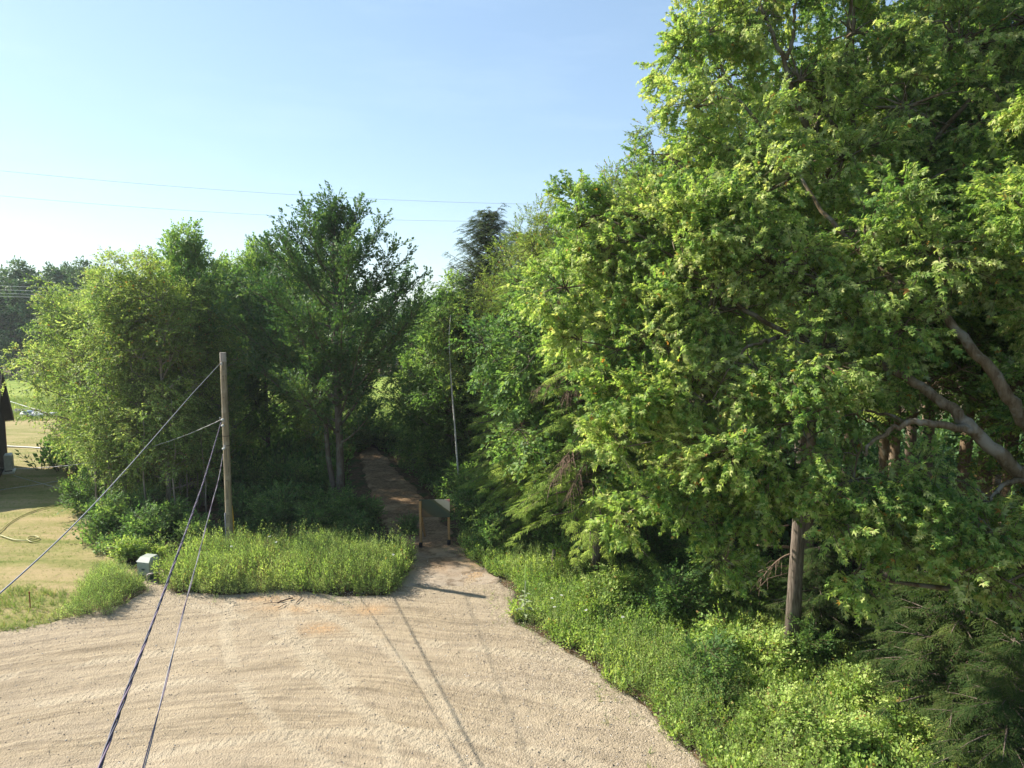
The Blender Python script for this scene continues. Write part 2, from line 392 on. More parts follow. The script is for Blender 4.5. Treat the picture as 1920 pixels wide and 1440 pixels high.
def sheet(name, poly, xs, ys, z0, relief, material, attrs=None, edge=.25, drop=.12, wob=.25, seed=3):
    X, Y_ = np.meshgrid(xs, ys)
    D = sdf(X, Y_, poly) + (fbm(X * 1.1, Y_ * 1.1, seed) - .47) * 2 * wob
    Z = z0 + relief(X, Y_) - drop * np.clip(1 - D / edge, 0, 1) ** 3
    nx, ny = len(xs), len(ys)
    idx = np.arange(nx * ny).reshape(ny, nx)
    q = np.stack([idx[:-1, :-1], idx[:-1, 1:], idx[1:, 1:], idx[1:, :-1]], -1).reshape(-1, 4)
    ok = (D.ravel()[q] > -0.02).all(1); q = q[ok]
    used = np.unique(q); remap = np.full(nx * ny, -1); remap[used] = np.arange(len(used))
    V = np.stack([X, Y_, Z], -1).reshape(-1, 3)[used]
    T = np.zeros_like(V) if attrs is None else np.stack(attrs(X, Y_, D), -1).reshape(-1, 3)[used]
    b = MB(); b.add(V, remap[q], 0, T); o = b.build(name, material); o['kind'] = 'structure'
    return o
def axis(*segs):
    out = []
    for a, b, s in segs: out.append(np.arange(a, b, s))
    return np.concatenate(out)

# ---------------------------------------------------------------- ground sheets
b = MB()
xs = np.concatenate([[-700, -300, -150, -100], np.arange(-80, 61, 4.), [80, 120, 300, 700]]); ys = np.concatenate([[-400, -150, -80], np.arange(-60, 121, 4.), [150, 250, 600, 1400]])
X, Y_ = np.meshgrid(xs, ys); Z = -.06 - .0 * X
idx = np.arange(X.size).reshape(X.shape)
b.add(np.stack([X, Y_, Z], -1).reshape(-1, 3), np.stack([idx[:-1, :-1], idx[:-1, 1:], idx[1:, 1:], idx[1:, :-1]], -1).reshape(-1, 4))
o = b.build('ground', M['soil']); o['kind'] = 'structure'; o['label'] = 'brown forest soil with leaf litter under the trees'

g2 = lambda pts: [G(*p)[:2] for p in pts]
LOT = g2([(0, 1183), (100, 1163), (165, 1150), (240, 1128), (262, 1100), (268, 1078), (300, 1062), (335, 1068), (338, 1108), (430, 1113), (520, 1102), (640, 1112), (720, 1112), (752, 1085), (768, 1050),
          (885, 1052), (930, 1085), (975, 1105), (972, 1165), (1055, 1210), (1130, 1255), (1210, 1325), (1340, 1440)]) + [np.array(p) for p in [(4.6, 8.0), (6, 2), (9, -14), (-30, -16), (-34, 4), (-24, 17)]]
def tracks(X, Y_):
    """vehicle wheel tracks: height and mask"""
    h = np.zeros_like(X); mk = np.zeros_like(X)
    for k, (cx, cy_, r, w, a0, a1) in enumerate([(-4.5, 1, 16.4, .42, 20, 130), (-4.5, 1, 14.7, .42, 20, 130), (-3, 3, 10.4, .36, 35, 150), (-3, 3, 9.0, .36, 35, 150), (6, 24, 13.5, .4, 190, 290), (6, 24, 15.1, .4, 190, 290),
                                                (-14, 8, 12.5, .4, -30, 70), (-14, 8, 14.0, .4, -30, 70)]):
        rr = np.hypot(X - cx, Y_ - cy_); an = np.degrees(np.arctan2(Y_ - cy_, X - cx)) % 360
        inn = ((an - a0) % 360) < (a1 - a0)
        e = np.clip(1 - (np.abs(rr - r) / (w / 2)) ** 4, 0, 1) * inn * (fbm(X * .7, Y_ * .7, 50 + k) > .38)
        lug = ((np.floor(np.radians(an) * r / .085 + (rr - r) * 4) % 2) * .012)
        h = h - e * .006 + e * lug * 1.3; mk = np.maximum(mk, e)
        edge = np.exp(-((np.abs(rr - r) - w / 2 - .05) / .05) ** 2) * inn * .004; h = h + edge
    return h, mk
def lot_relief(X, Y_):
    rad = np.hypot(X + 4.5, Y_ - 1); an = np.arctan2(Y_ - 1, X + 4.5)
    s = fbm(rad * 4.5 + 20 + .8 * fbm(X * .2, Y_ * .2, 4), an * 6 + 20, 7, 3) - .44
    return s * .022 + (fbm(X * .4, Y_ * .4, 9) - .47) * .08 + (vnoise(X * 9, Y_ * 9, 21) - .5) * .014 + (vnoise(X * 4, Y_ * 4, 23) - .5) * .016 + tracks(X, Y_)[0]
p1, p2, p3 = G(600, 1178), G(695, 1143), G(560, 1140)
def lot_attr(X, Y_, D):
    stony = np.clip((X + 2.5) / 3.0, 0, 1) * np.clip(1.2 - np.abs(Y_ - 18) / 12, 0, 1) * .42 + np.exp(-np.clip(D, 0, 9) / .5) * .5
    stony += np.clip((Y_ - 17) / 4, 0, 1) * .3
    stony *= .4 + 1.2 * fbm(X * .5, Y_ * .5, 31)
    sand = np.zeros_like(X)
    for p, rx, ry in ((p1, .55, .35), (p2, .5, .35), (p3, 1.2, .3), (G(500, 1122), .9, .25), (G(880, 1075), 1.2, .6)):
        sand += np.exp(-((X - p[0]) / rx) ** 2 - ((Y_ - p[1]) / ry) ** 2)
    return np.clip(stony, 0, 1), np.clip(sand, 0, 1), tracks(X, Y_)[1]
sheet('gravel_lot', LOT, axis((-34, -14, .4), (-14, 6.6, .05), (6.6, 10, .4)), axis((-16, 9, .5), (9, 25.2, .05)), .0, lot_relief, M['gravel'], lot_attr)['label'] = 'pale sandy gravel lot with curved wheel tracks'
bpy.data.objects['gravel_lot']['category'] = 'gravel lot'

PATH = g2([(735, 1100), (765, 1050), (728, 1000), (704, 950), (686, 900), (674, 870), (676, 845), (690, 838), (706, 840), (718, 850), (736, 870), (774, 910), (814, 955), (850, 1000), (885, 1045), (950, 1100)])
def path_relief(X, Y_):
    return (fbm(X * .8, Y_ * .5, 12) - .47) * .12 + (vnoise(X * 7, Y_ * 7, 22) - .5) * .02
def path_attr(X, Y_, D):
    g = np.clip((24.2 - Y_) / 2.2 + (fbm(X * 1.5, Y_ * 1.5, 5) - .5) * 1.5, 0, 1)
    return g, g * 0, g * 0
sheet('dirt_track', PATH, axis((-18, 2, .08)), axis((20.5, 58, .1)), .02, path_relief, M['path'], path_attr, wob=.35)['label'] = 'brown dirt track running between the trees'
bpy.data.objects['dirt_track']['category'] = 'track'

LAWN = g2([(0, 1185), (60, 1172), (120, 1160), (190, 1142), (245, 1110), (262, 1075), (245, 1050), (205, 1040), (175, 990), (165, 930), (200, 880), (210, 800), (200, 775)]) + [np.array(p) for p in [(-60, 62), (-110, 66), (-110, 10), (-40, 12)]]
sheet('lawn', LAWN, axis((-110, -34, 1.0), (-34, -8, .12)), axis((10, 17, .5), (17, 66, .15)), -.01, lambda X, Y_: (fbm(X * .5, Y_ * .5, 14) - .47) * .12 + (vnoise(X * 6, Y_ * 6, 3) - .5) * .02, M['lawn'], wob=.3)['label'] = 'dry tan lawn in patches beside the house'
bpy.data.objects['lawn']['category'] = 'lawn'
FIELD = [np.array(p) for p in [(-140, 61), (-60, 59), (-46, 57.5), (-30, 60), (-14, 56), (-5, 55), (4, 60), (10, 102), (-140, 108)]]
sheet('field', FIELD, axis((-140, 12, .6)), axis((54, 110, .5)), .02, lambda X, Y_: (fbm(X * .3, Y_ * .3, 15) - .47) * .3, M['field'], wob=.8, edge=.8)['label'] = 'sunlit green field behind the trees'
bpy.data.objects['field']['category'] = 'field'

def pebbles():
    m, nt, b = mat('pebble', .85, .25); N = NB(nt); t = N.sep(N.attr('tint'))
    nt.links.new(N.ramp(t[0], [(0, (.10, .085, .07)), (.35, (.24, .20, .165)), (.7, (.40, .34, .27)), (1, (.58, .53, .46))]), b.inputs['Base Color'])
    r = np.random.default_rng(77); n = 150000; x = r.uniform(-14, 6.5, n); y = 9 + 16 * r.random(n) ** 1.15
    d = sdf(x, y, LOT); st, _, _ = lot_attr(x, y, d); keep = (d > -.15) & (r.random(n) < np.clip(.10 + st * .8, 0, 1))
    x, y = x[keep], y[keep]; n = len(x); s = .006 + .016 * r.random(n) ** 3
    V0 = np.array([(1, 0, 0), (0, 1, 0), (-1, 0, 0), (0, -1, 0), (0, 0, .7), (0, 0, -.5)], float)
    F0 = np.array([(0, 1, 4), (1, 2, 4), (2, 3, 4), (3, 0, 4), (1, 0, 5), (2, 1, 5), (3, 2, 5), (0, 3, 5)])
    V = V0[None] * (1 + r.normal(0, .25, (n, 6, 1))) * s[:, None, None]; a = r.random(n) * 6.28; c, s_ = np.cos(a)[:, None], np.sin(a)[:, None]
    V = np.stack([V[..., 0] * c - V[..., 1] * s_, V[..., 0] * s_ + V[..., 1] * c, V[..., 2]], -1)
    z = lot_relief(x, y); V = V + np.stack([x, y, z + s * .2], -1)[:, None]
    b_ = MB(); b_.add(V.reshape(-1, 3), (F0[None] + (np.arange(n) * 6)[:, None, None]).reshape(-1, 3), 0, np.repeat(r.random(n), 6)[:, None] * np.ones(3), smooth=False)
    o = b_.build('gravel_stones', m); o['kind'] = 'stuff'; o['label'] = 'loose small stones strewn over the gravel lot'
pebbles()
# ---------------------------------------------------------------- foliage machinery
def nrm(a): return a / (np.linalg.norm(a, axis=-1, keepdims=True) + 1e-9)
def frames(d, up):
    y = nrm(d); z = nrm(up - (up * y).sum(-1, keepdims=True) * y); x = np.cross(y, z)
    return np.stack([x, y, z], -1)          # columns
def leaf_shape(kind):
    if kind == 'maple':
        V = np.array([(0, 0, 0), (-.17, .45, .03), (0, 1, -.22), (.17, .45, .03),
                      (0, 0, 0), (-.13, .36, .02), (-.60, .66, -.16), (-.34, .10, .0),
                      (0, 0, 0), (.34, .10, .0), (.60, .66, -.16), (.13, .36, .02)], float)
        Q = np.array([(0, 3, 2, 1), (4, 5, 6, 7), (8, 9, 10, 11)])
    elif kind == 'blade':
        V = np.array([(-.04, 0, 0), (.04, 0, 0), (.03, .6, .0), (-.03, .6, 0), (0, 1, -.25), (.001, 1, -.25)], float)
        Q = np.array([(0, 1, 2, 3), (3, 2, 5, 4)])
    elif kind == 'narrow':
        V = np.array([(0, 0, 0), (.19, .5, .03), (0, 1, -.12), (-.19, .5, .03)], float); Q = np.array([(0, 1, 2, 3)])
    elif kind == 'needle':
        V = np.array([(-.09, 0, 0), (.09, 0, 0), (.05, 1, -.15), (-.05, 1, -.15)], float); Q = np.array([(0, 1, 2, 3)])
    else:
        V = np.array([(0, 0, 0), (.36, .42, .06), (0, 1, -.12), (-.36, .42, .06)], float); Q = np.array([(0, 1, 2, 3)])
    return V, Q
def spray(seed, n, L, size, kind='kite', tilt=.5, droop=.15, spread=1.0, twig=.006, tipb=.2, hang=.0):
    """one small twig with leaves, along +Y, upper side +Z"""
    r = np.random.default_rng(seed); V0, Q0 = leaf_shape(kind); nv = len(V0)
    t = tipb + (1 - tipb) * (np.arange(n) + r.random(n)) / n
    side = np.where(np.arange(n) % 2, 1., -1.)
    base = np.stack([r.normal(0, .02, n) * L, t * L, -droop * L * t ** 2 + r.normal(0, .02, n) * L], -1)
    fw = .35 + .9 * t + r.normal(0, .25, n)
    d = np.stack([side * spread * (.5 + .5 * r.random(n)) * (1.15 - .7 * t), fw, r.normal(0, .3, n) - hang], -1)
    up = np.stack([r.normal(0, tilt, n), r.normal(0, tilt, n), np.ones(n)], -1)
    Fm = frames(d, up); sz = size * (.45 + .85 * r.random(n)) * (1.05 - .3 * t)
    base = base + Fm[:, :, 1] * (size * .35)[..., None] if hasattr(size, '__len__') else base + Fm[:, :, 1] * size * .3
    V = base[:, None] + np.einsum('nij,vj->nvi', Fm, V0) * sz[:, None, None]
    Q = (Q0[None] + (np.arange(n) * nv)[:, None, None]).reshape(-1, Q0.shape[1])
    lid = np.repeat(np.arange(n), nv)
    V = V.reshape(-1, 3); mi = np.zeros(len(Q), int)
    if twig:
        s = len(V); k = twig
        tv = np.array([(-k, 0, 0), (k, 0, 0), (k * .3, L, -droop * L), (-k * .3, L, -droop * L), (0, 0, -k), (0, 0, k), (0, L, -droop * L + k * .3), (0, L, -droop * L - k * .3)], float)
        V = np.concatenate([V, tv]); Q = np.concatenate([Q, np.array([(0, 1, 2, 3), (4, 5, 6, 7)]) + s]); mi = np.concatenate([mi, [1, 1]])
        lid = np.concatenate([lid, np.full(8, n)])
    return V, Q, lid, mi
def frond(seed, L, n, w, kind='needle'):
    """flat conifer spray: pairs of side twigs, each a feathery strip"""
    r = np.random.default_rng(seed); V0, Q0 = leaf_shape(kind)
    bs, ds, sz = [], [], []
    for k in range(n):
        t = (k + .5) / n
        for s in (-1, 1):
            l = w * (1 - .75 * t) * (.7 + .5 * r.random())
            d0 = nrm(np.array([s * 1.0, .75, -.15 + r.normal(0, .1)]))
            b0 = np.array([0, t * L, -.12 * L * t * t])
            m_ = 3
            for j in range(m_):
                bs.append(b0 + d0 * l * j / m_); ds.append(nrm(d0 + np.array([0, .5 * (r.random() - .3), -.25 * r.random() - .1 * j]) )); sz.append(l / m_ * 1.7)
                bs.append(b0 + d0 * l * (j + .4) / m_); ds.append(nrm(np.array([s * .3, 1., -.3 + r.normal(0, .3)]))); sz.append(l / m_ * 1.2)
    bs, ds, sz = np.array(bs), np.array(ds), np.array(sz); m_ = len(bs)
    Fm = frames(ds, np.array([0, 0, 1.]) + r.normal(0, .35, (m_, 3)))
    V = bs[:, None] + np.einsum('nij,vj->nvi', Fm, V0) * sz[:, None, None]
    Q = (Q0[None] + (np.arange(m_) * 4)[:, None, None]).reshape(-1, 4); s = m_ * 4; k = .005
    tv = np.array([(-k, 0, 0), (k, 0, 0), (k * .3, L, -.12 * L), (-k * .3, L, -.12 * L)])
    return np.concatenate([V.reshape(-1, 3), tv]), np.concatenate([Q, [[s, s + 1, s + 2, s + 3]]]), np.concatenate([np.repeat(np.arange(m_), 4), np.full(4, m_)]), np.concatenate([np.zeros(len(Q), int), [1]])
class Fol:
    """sprays to be merged into one crown mesh"""
    def __init__(s, seed): s.r = np.random.default_rng(seed); s.p = []; s.d = []; s.u = []; s.s = []; s.c = []
    def add(s, p, d, u, sc, clump):
        p = np.atleast_2d(p); n = len(p)
        s.p.append(p); s.d.append(np.broadcast_to(d, (n, 3)).copy()); s.u.append(np.broadcast_to(u, (n, 3)).copy())
        s.s.append(np.broadcast_to(sc, (n,)).copy()); s.c.append(np.broadcast_to(clump, (n,)).copy())
    def cluster(s, c, rx, rz, n, out, clump, sc=1.0, up=1.0, hang=0.0):
        r = s.r; q = r.normal(0, 1, (n, 3)); q = nrm(q) * (r.random(n) ** .45)[:, None]
        p = c + q * np.array([rx, rx, rz])
        d = q * .7 + out * .8 + r.normal(0, .35, (n, 3)) + np.array([0, 0, -hang])
        u = np.array([0, 0, up]) + q * .35 + r.normal(0, .35, (n, 3))
        s.add(p, d, u, sc * (.75 + .5 * r.random(n)), np.clip(clump + r.normal(0, .06, n), 0, 1))
    def blob(s, c, rad, sub=9, per=26, flat=.75, cr=.42, hang=.1, clump=None, wood=None, root=None):
        """a bough: sub clusters on an uneven shell, joined by thin branches to its root"""
        r = s.r; c = np.asarray(c, float); K = max(3, int(sub * rad * rad)); 
        base = r.random() if clump is None else clump
        for k in range(K):
            q = nrm(r.normal(0, 1, 3)); q[2] = q[2] * .9 + .1
            rr = rad * (.35 + .75 * r.random() ** .6)
            cc = c + q * rr * np.array([1, 1, flat])
            w = cr * (.7 + .7 * r.random())
            s.cluster(cc, w, w * .5, int(per * (.6 + .8 * r.random())), q, np.clip(base * .6 + r.random() * .4, 0, 1), hang=hang)
            if wood is not None:
                a = c if root is None else root
                mid = (a + cc) / 2 + r.normal(0, .08, 3) * rad + np.array([0, 0, .08 * rad])
                wood.tube(np.array([a, mid, cc]), [.022 * rad + .006, .014, .005], 4, cap=False)
    def mesh(s, name, protos, mats):
        p = np.concatenate(s.p); d = np.concatenate(s.d); u = np.concatenate(s.u); sc = np.concatenate(s.s); c = np.concatenate(s.c)
        A = frames(d, u); mb = MB(); which = s.r.integers(0, len(protos), len(p)); sr = s.r.random(len(p))
        for k, (V0, Q0, lid, mi) in enumerate(protos):
            I = np.nonzero(which == k)[0]; n = len(I)
            if not n: continue
            V = p[I][:, None] + np.einsum('nij,vj->nvi', A[I], V0) * sc[I][:, None, None]
            Q = (Q0[None] + (np.arange(n) * len(V0))[:, None, None]).reshape(-1, Q0.shape[1])
            lr = s.r.random((n, lid.max() + 1))[:, lid]
            T = np.stack([lr, np.broadcast_to(sr[I][:, None], lr.shape), np.broadcast_to(c[I][:, None], lr.shape)], -1)
            mb.add(V.reshape(-1, 3), Q, np.tile(mi, n), T.reshape(-1, 3))
        return mb.mesh(name, mats)

SP = {
    'maple': [spray(i, 18, .42, .094, 'maple', 1.0, .25, hang=.45) for i in range(6)],
    'mid': [spray(20 + i, 13, .55, .145, 'kite', .6, .15) for i in range(6)],
    'small': [spray(40 + i, 15, .50, .085, 'kite', .65, .1) for i in range(6)],
    'aspen': [spray(60 + i, 13, .55, .10, 'kite', .8, .2, hang=.2) for i in range(6)],
    'far': [spray(80 + i, 9, 1.0, .42, 'kite', .8, .1, twig=0) for i in range(4)],
    'fir': [frond(90 + i, .60, 7, .26) for i in range(4)],
    'frond': [frond(100 + i, .70, 8, .30) for i in range(5)],
    'sprig': [spray(120 + i, 12, .42, .095, 'kite', .5, .05, tipb=.1) for i in range(6)],
    'feather': [spray(150 + i, 16, .34, .042, 'narrow', 1.0, .05, spread=1.4, tipb=.05, twig=.003) for i in range(6)],
    'weed': [spray(140 + i, 34, 1.0, .052, 'narrow', .8, .06, spread=1.3, tipb=.12, twig=.003) for i in range(6)],
    'goldenrod': [spray(160 + i, 26, .62, .075, 'narrow', .7, .08, spread=1.3, tipb=.1) for i in range(5)],
    'fern': [frond(180 + i, .62, 10, .20, 'narrow') for i in range(3)],
}
def bez(a, b, c, n=6):
    t = np.linspace(0, 1, n)[:, None]; a, b, c = map(lambda v: np.asarray(v, float), (a, b, c))
    return a * (1 - t) ** 2 + b * 2 * t * (1 - t) + c * t * t
def along(p, t):
    p = np.asarray(p); x = np.clip(t, 0, 1) * (len(p) - 1); i = min(int(x), len(p) - 2); return p[i] * (1 - (x - i)) + p[i + 1] * (x - i)

# ---- generic broadleaf tree (local coordinates, base at origin)
def broadleaf(name, label, seed, h, rc, tr, base=.2, kind='mid', leaf='bush_leaf', bark='bark_grey', n=26, spire=.0, dens=1.0, lean=.0, cat='tree', loc=(0, 0, 0), group=None, shape=.55, rz=0., sub=9, per=22, cr=.42):
    r = np.random.default_rng(seed); root = thing(name, label, cat, loc, rz, group)
    wd = MB(); fo = Fol(seed + 1); tk = MB()
    k = 9; t = np.linspace(0, 1, k)
    P = np.stack([lean * h * t ** 1.5 + np.cumsum(r.normal(0, .012, k)) * h * .5 * t, np.cumsum(r.normal(0, .012, k)) * h * .5 * t, -.15 + t * (h * .93)], -1)
    rad = tr * (1 - .85 * t) + .012; rad[0] *= 1.35
    tk.tube(P, rad, 9, jit=.04, rng=r); tk.build('trunk', M[bark], root)
    for i in range(n):
        f = base + (1 - base) * ((i + .5) / n) ** .9
        az = i * 2.399 + r.normal(0, .3)
        w = rc * (math.sin(math.pi * min(1, ((f - base) / (1 - base)) ** shape * .92 + .08)) ** .7) * (.75 + .45 * r.random())
        w = max(w, .35)
        a = along(P, f * .92)
        el = (.25 + .55 * f + spire * (.8 if spire < .45 else .35 + .9 * f)) + r.normal(0, .12)
        rise = w * math.tan(min(1.35, el))
        rise = min(rise, h * (1.0 - .28 * (w / rc) ** 1.5) - a[2])
        tip = a + np.array([math.cos(az) * w, math.sin(az) * w, rise])
        mid = a + np.array([math.cos(az) * w * .55, math.sin(az) * w * .55, rise * (.30 if spire else .5)])
        B = bez(a, mid, tip, 6); wd.tube(B, np.linspace(tr * .32 * (1.1 - f) + .02, .008, 6), 5, cap=False)
        L = float(np.linalg.norm(tip - a)); cl = r.random()
        thin = .42 if (f < .40 and kind != 'mid') else 1.0
        m_ = max(2, int(L / .9))
        if spire >= .45:
            def column(Q, w0, w1, per_, t0):
                Lq = float(np.linalg.norm(np.diff(Q, axis=0), axis=1).sum()); n_ = max(3, int(Lq * (1 - t0) / .24)); tg = nrm(Q[-1] - Q[len(Q) // 2])
                for s_ in range(n_):
                    t_ = t0 + (1 - t0) * (s_ + .5) / n_; w_ = w0 + (w1 - w0) * t_
                    fo.cluster(along(Q, t_), w_, w_ * .9, max(2, int(per_ * (w_ / w0) ** 1.3 + .5)), tg * 1.2, np.clip(cl * .7 + .3 * r.random(), 0, 1), hang=-.15)
            column(B, .36, .10, per * .62 * dens, .22)
            for s_ in range(4 if f < .6 else 2):
                t_ = .25 + .6 * r.random(); q0 = along(B, t_); az2 = az + r.normal(0, .9); l_ = (.5 + .9 * r.random()) * min(1.3, .4 + .3 * w)
                dv = nrm(np.array([math.cos(az2), math.sin(az2), .8 + 1.2 * f + r.normal(0, .2)])); q1 = q0 + dv * l_
                if q1[2] > h * .97: continue
                Q = bez(q0, q0 + dv * l_ * .5 - (0, 0, .06), q1, 4); wd.tube(Q, [.014, .01, .008, .004], 4, cap=False); column(Q, .26, .09, per * .45 * dens, .15)
            continue
        for j in range(m_):
            tt = .35 + .65 * (j + .6) / m_
            c = along(B, tt); rr = (.30 + .16 * L * (1 - .55 * tt)) * (1 if not spire else .75)
            rr = min(rr + .12, .95 if spire < .5 else .62); fo.blob(c - np.array([0, 0, rr * .5 * spire]), rr, sub=sub * 1.6 * dens * thin * (1 if spire < .5 else 1.9), per=per * dens, flat=.7 if not spire else 1.25, cr=cr, hang=.1, clump=cl, wood=wd)
    # leader
    top = along(P, 1)
    for j in range(4): fo.blob(top + np.array([0, 0, -.5 + j * .4]), .42 - .07 * j, sub=sub * 2, per=per * .6, flat=1.1, cr=.3, clump=.6)
    wd.build('branch_work', M[bark], root)
    link('crown', fo.mesh(name + '_crown', SP[kind], [M[leaf], M['twig']]), root)
    return root
# ---- conifer
def conifer(name, label, seed, h, rc, tr, kind='frond', leaf='hemlock_needle', bark='bark_cedar', base=.08, whorls=34, per=7, droop=.35, loc=(0, 0, 0), group=None, cat='tree', power=.85, dead=0, open_=0):
    r = np.random.default_rng(seed); root = thing(name, label, cat, loc, 0, group)
    wd = MB(); fo = Fol(seed + 1); tk = MB()
    P = np.array([(r.normal(0, .01) * h, r.normal(0, .01) * h, z) for z in np.linspace(-.15, h, 8)]); P[0, :2] = 0
    tk.tube(P, np.linspace(tr, .02, 8), 9, jit=.05, rng=r); tk.build('trunk', M[bark], root)
    for i in range(whorls):
        f = base + (1 - base) * (i + .5) / whorls
        for j in range(per):
            if r.random() < open_: continue
            az = j * 2 * math.pi / per + i * .7 + r.normal(0, .25)
            L = max(.3, rc * (1 - f) ** power * (.65 + .55 * r.random()) + .15)
            a = along(P, min(.985, f + r.normal(0, .014))); dr = np.array([math.cos(az), math.sin(az), 0])
            tip = a + dr * L + np.array([0, 0, L * (.35 * f - droop + r.normal(0, .06))])
            B = bez(a, a + dr * L * .5 + np.array([0, 0, L * .12]), tip, 5); wd.tube(B, np.linspace(.018 + .012 * L, .004, 5), 4, cap=False)
            cl = r.random(); m_ = max(3, int(L / .17))
            for s in range(m_):
                t = .15 + .85 * (s + r.random()) / m_; c = along(B, t); sd = 1 if s % 2 else -1
                per_ = np.array([-dr[1], dr[0], 0]) * sd
                fo.add(c, per_ * (.9 - .5 * t) + dr * (.6 + .5 * t) + np.array([0, 0, -.25 - .25 * r.random()]), np.array([0, 0, 1.]) + r.normal(0, .2, 3), (.6 + .5 * r.random()) * (1.1 - .35 * t), cl * .7 + .3 * r.random())
            fo.add(tip - dr * .25, dr + np.array([0, 0, -.2]), np.array([0, 0, 1.]), .7, cl)
    fo.add(P[-1] - np.array([0, 0, .5]), np.array([.05, 0, 1.]), np.array([1., 0, 0]), .9, .6)
    wd.build('branch_work', M[bark], root)
    link('crown', fo.mesh(name + '_crown', SP[kind], [M[leaf], M['twig']]), root)
    return root
def gp(px, py): return G(px, py)
def base_at(px, Y): return np.array([(px - 960) / F * Y * 1.0, Y, 0.])

# ---------------------------------------------------------------- near maples (right)
def big_maple(name, label, seed, base, limbs, blobs, leaf='maple_leaf', dens=1.0, bark='bark_maple', per=20, sub=13):
    """limbs: (part name, points, start radius, end radius) in world space, the first is the trunk; blobs: world centre + radius"""
    base = np.asarray(base, float); r = np.random.default_rng(seed)
    root = thing(name, label, 'tree', base)
    allp = []; limb_pts = []
    for nm, pts, ra, rb in limbs:
        p = np.asarray(pts, float) - base
        t = np.linspace(0, 1, len(p)); tt = np.linspace(0, 1, len(p) * 4)
        # smooth the polyline and give it natural wobble
        q = np.stack([np.interp(tt, t, p[:, i]) for i in range(3)], -1)
        for _ in range(3): q[1:-1] = (q[:-2] + q[1:-1] * 2 + q[2:]) / 4
        q[1:-1] += r.normal(0, .018, q[1:-1].shape) * (1 if nm != 'trunk' else 1.5)
        rad = ra + (rb - ra) * tt ** .9
        if nm == 'trunk': rad = rad * (1 + .5 * np.exp(-tt * 14))
        mb = MB(); mb.tube(q, rad, 12 if ra > .08 else 7, jit=.035, rng=r); mb.build(nm, M[bark], root)
        if nm != 'trunk' or len(limbs) > 7 and base[1] > 15: limb_pts.append(q)
        allp.append(np.concatenate([q, rad[:, None]], 1))
    allp = np.concatenate(allp); wd = MB(); fo = Fol(seed + 1)
    for c, rad in blobs:
        c = np.asarray(c, float) - base
        cand = allp[allp[:, 2] > min(2.2, c[2] - .5)]
        d = np.linalg.norm(cand[:, :3] - c, axis=1) + 2.0 * np.clip(cand[:, 2] - c[2], 0, 9)
        a = cand[np.argmin(d)]
        B = bez(a[:3], (a[:3] + c) / 2 + r.normal(0, .15, 3) + np.array([0, 0, .25]), c, 7)
        wd.tube(B, np.linspace(min(a[3] * .5, .05 + .012 * d.min()), .018, 7), 5, cap=False)
        extra = along(B, .6)
        fo.blob(c, rad, sub=sub * dens, per=per, flat=.8, cr=.34, hang=.18, wood=wd, root=c)
        fo.blob(extra, rad * .6, sub=sub * dens * .6, per=per, flat=.8, cr=.34, hang=.18, wood=wd)
    P_ = np.concatenate(fo.p); keep = np.ones(len(P_), bool); tocam = nrm(np.array([0, 0, HC]) - base - P_)
    LP = np.concatenate([l for l in limb_pts]) if limb_pts else np.zeros((0, 3))
    for off, rad_ in ((0., .30), (.35, .30), (.75, .28), (1.2, .24)):
        C_ = LP[None] * 1.0
        for s_ in range(0, len(P_), 4000):
            d_ = np.linalg.norm((P_[s_:s_ + 4000] - tocam[s_:s_ + 4000] * off)[:, None] - C_, axis=2).min(1) if len(LP) else np.full(len(P_[s_:s_ + 4000]), 9.)
            keep[s_:s_ + 4000] &= d_ > rad_
    for at in ('p', 'd', 'u', 's', 'c'): setattr(fo, at, [np.concatenate(getattr(fo, at))[keep]])
    wd.build('branch_work', M[bark], root)
    link('crown', fo.mesh(name + '_crown', SP['maple'], [M[leaf], M['twig']]), root)
    return root
def BL(lst): return [(At(px, py, Y), rr) for px, py, Y, rr in lst]

tA = np.array([10.3, 11.6, 0.])
limbsA = [('trunk', [tA + (0, 0, -.2), tA + (.02, 0, 1.5), tA + (-.05, .0, 3.2), tA + (-.1, .0, 4.9), tA + (-.4, .1, 6.2), tA + (-.5, .3, 8.2), tA + (-.2, .6, 10.5), tA + (.3, .9, 13)], .34, .07),
          ('branch', [tA + (-.1, 0, 4.9), At(1925, 900, 11.1), At(1872, 850, 11.1), At(1822, 805, 11.2), At(1785, 765, 11.4), At(1735, 730, 11.7), At(1690, 702, 12.0), At(1600, 655, 12.4), At(1480, 632, 12.9), At(1390, 575, 13.2), At(1280, 495, 13.6), At(1150, 415, 14.2)], .135, .022),
          ('branch', [At(1826, 808, 11.2), At(1780, 797, 11.1), At(1725, 790, 11.1), At(1698, 792, 11.2), At(1660, 812, 11.2), At(1628, 832, 11.2), At(1622, 855, 11.2)], .075, .022),
          ('branch', [tA + (-.25, 0, 5.6), At(1925, 800, 11.3), At(1903, 762, 11.3), At(1868, 705, 11.4), At(1822, 655, 11.6), At(1780, 600, 11.9), At(1720, 550, 12.3), At(1650, 510, 12.8), At(1560, 420, 13.3), At(1500, 330, 13.8)], .13, .03),
          ('branch', [At(1925, 900, 11.1), At(1890, 905, 10.9), At(1868, 920, 10.8), At(1856, 940, 10.8)], .05, .02),
          ('branch', [At(1700, 795, 11.2), At(1690, 785, 11.5), At(1640, 772, 11.9), At(1600, 768, 12.3), At(1480, 850, 12.4)], .04, .012),
          ('branch', [At(1460, 632, 12.9), At(1430, 640, 12.6), At(1390, 655, 12.3), At(1330, 760, 12.3)], .045, .012)]
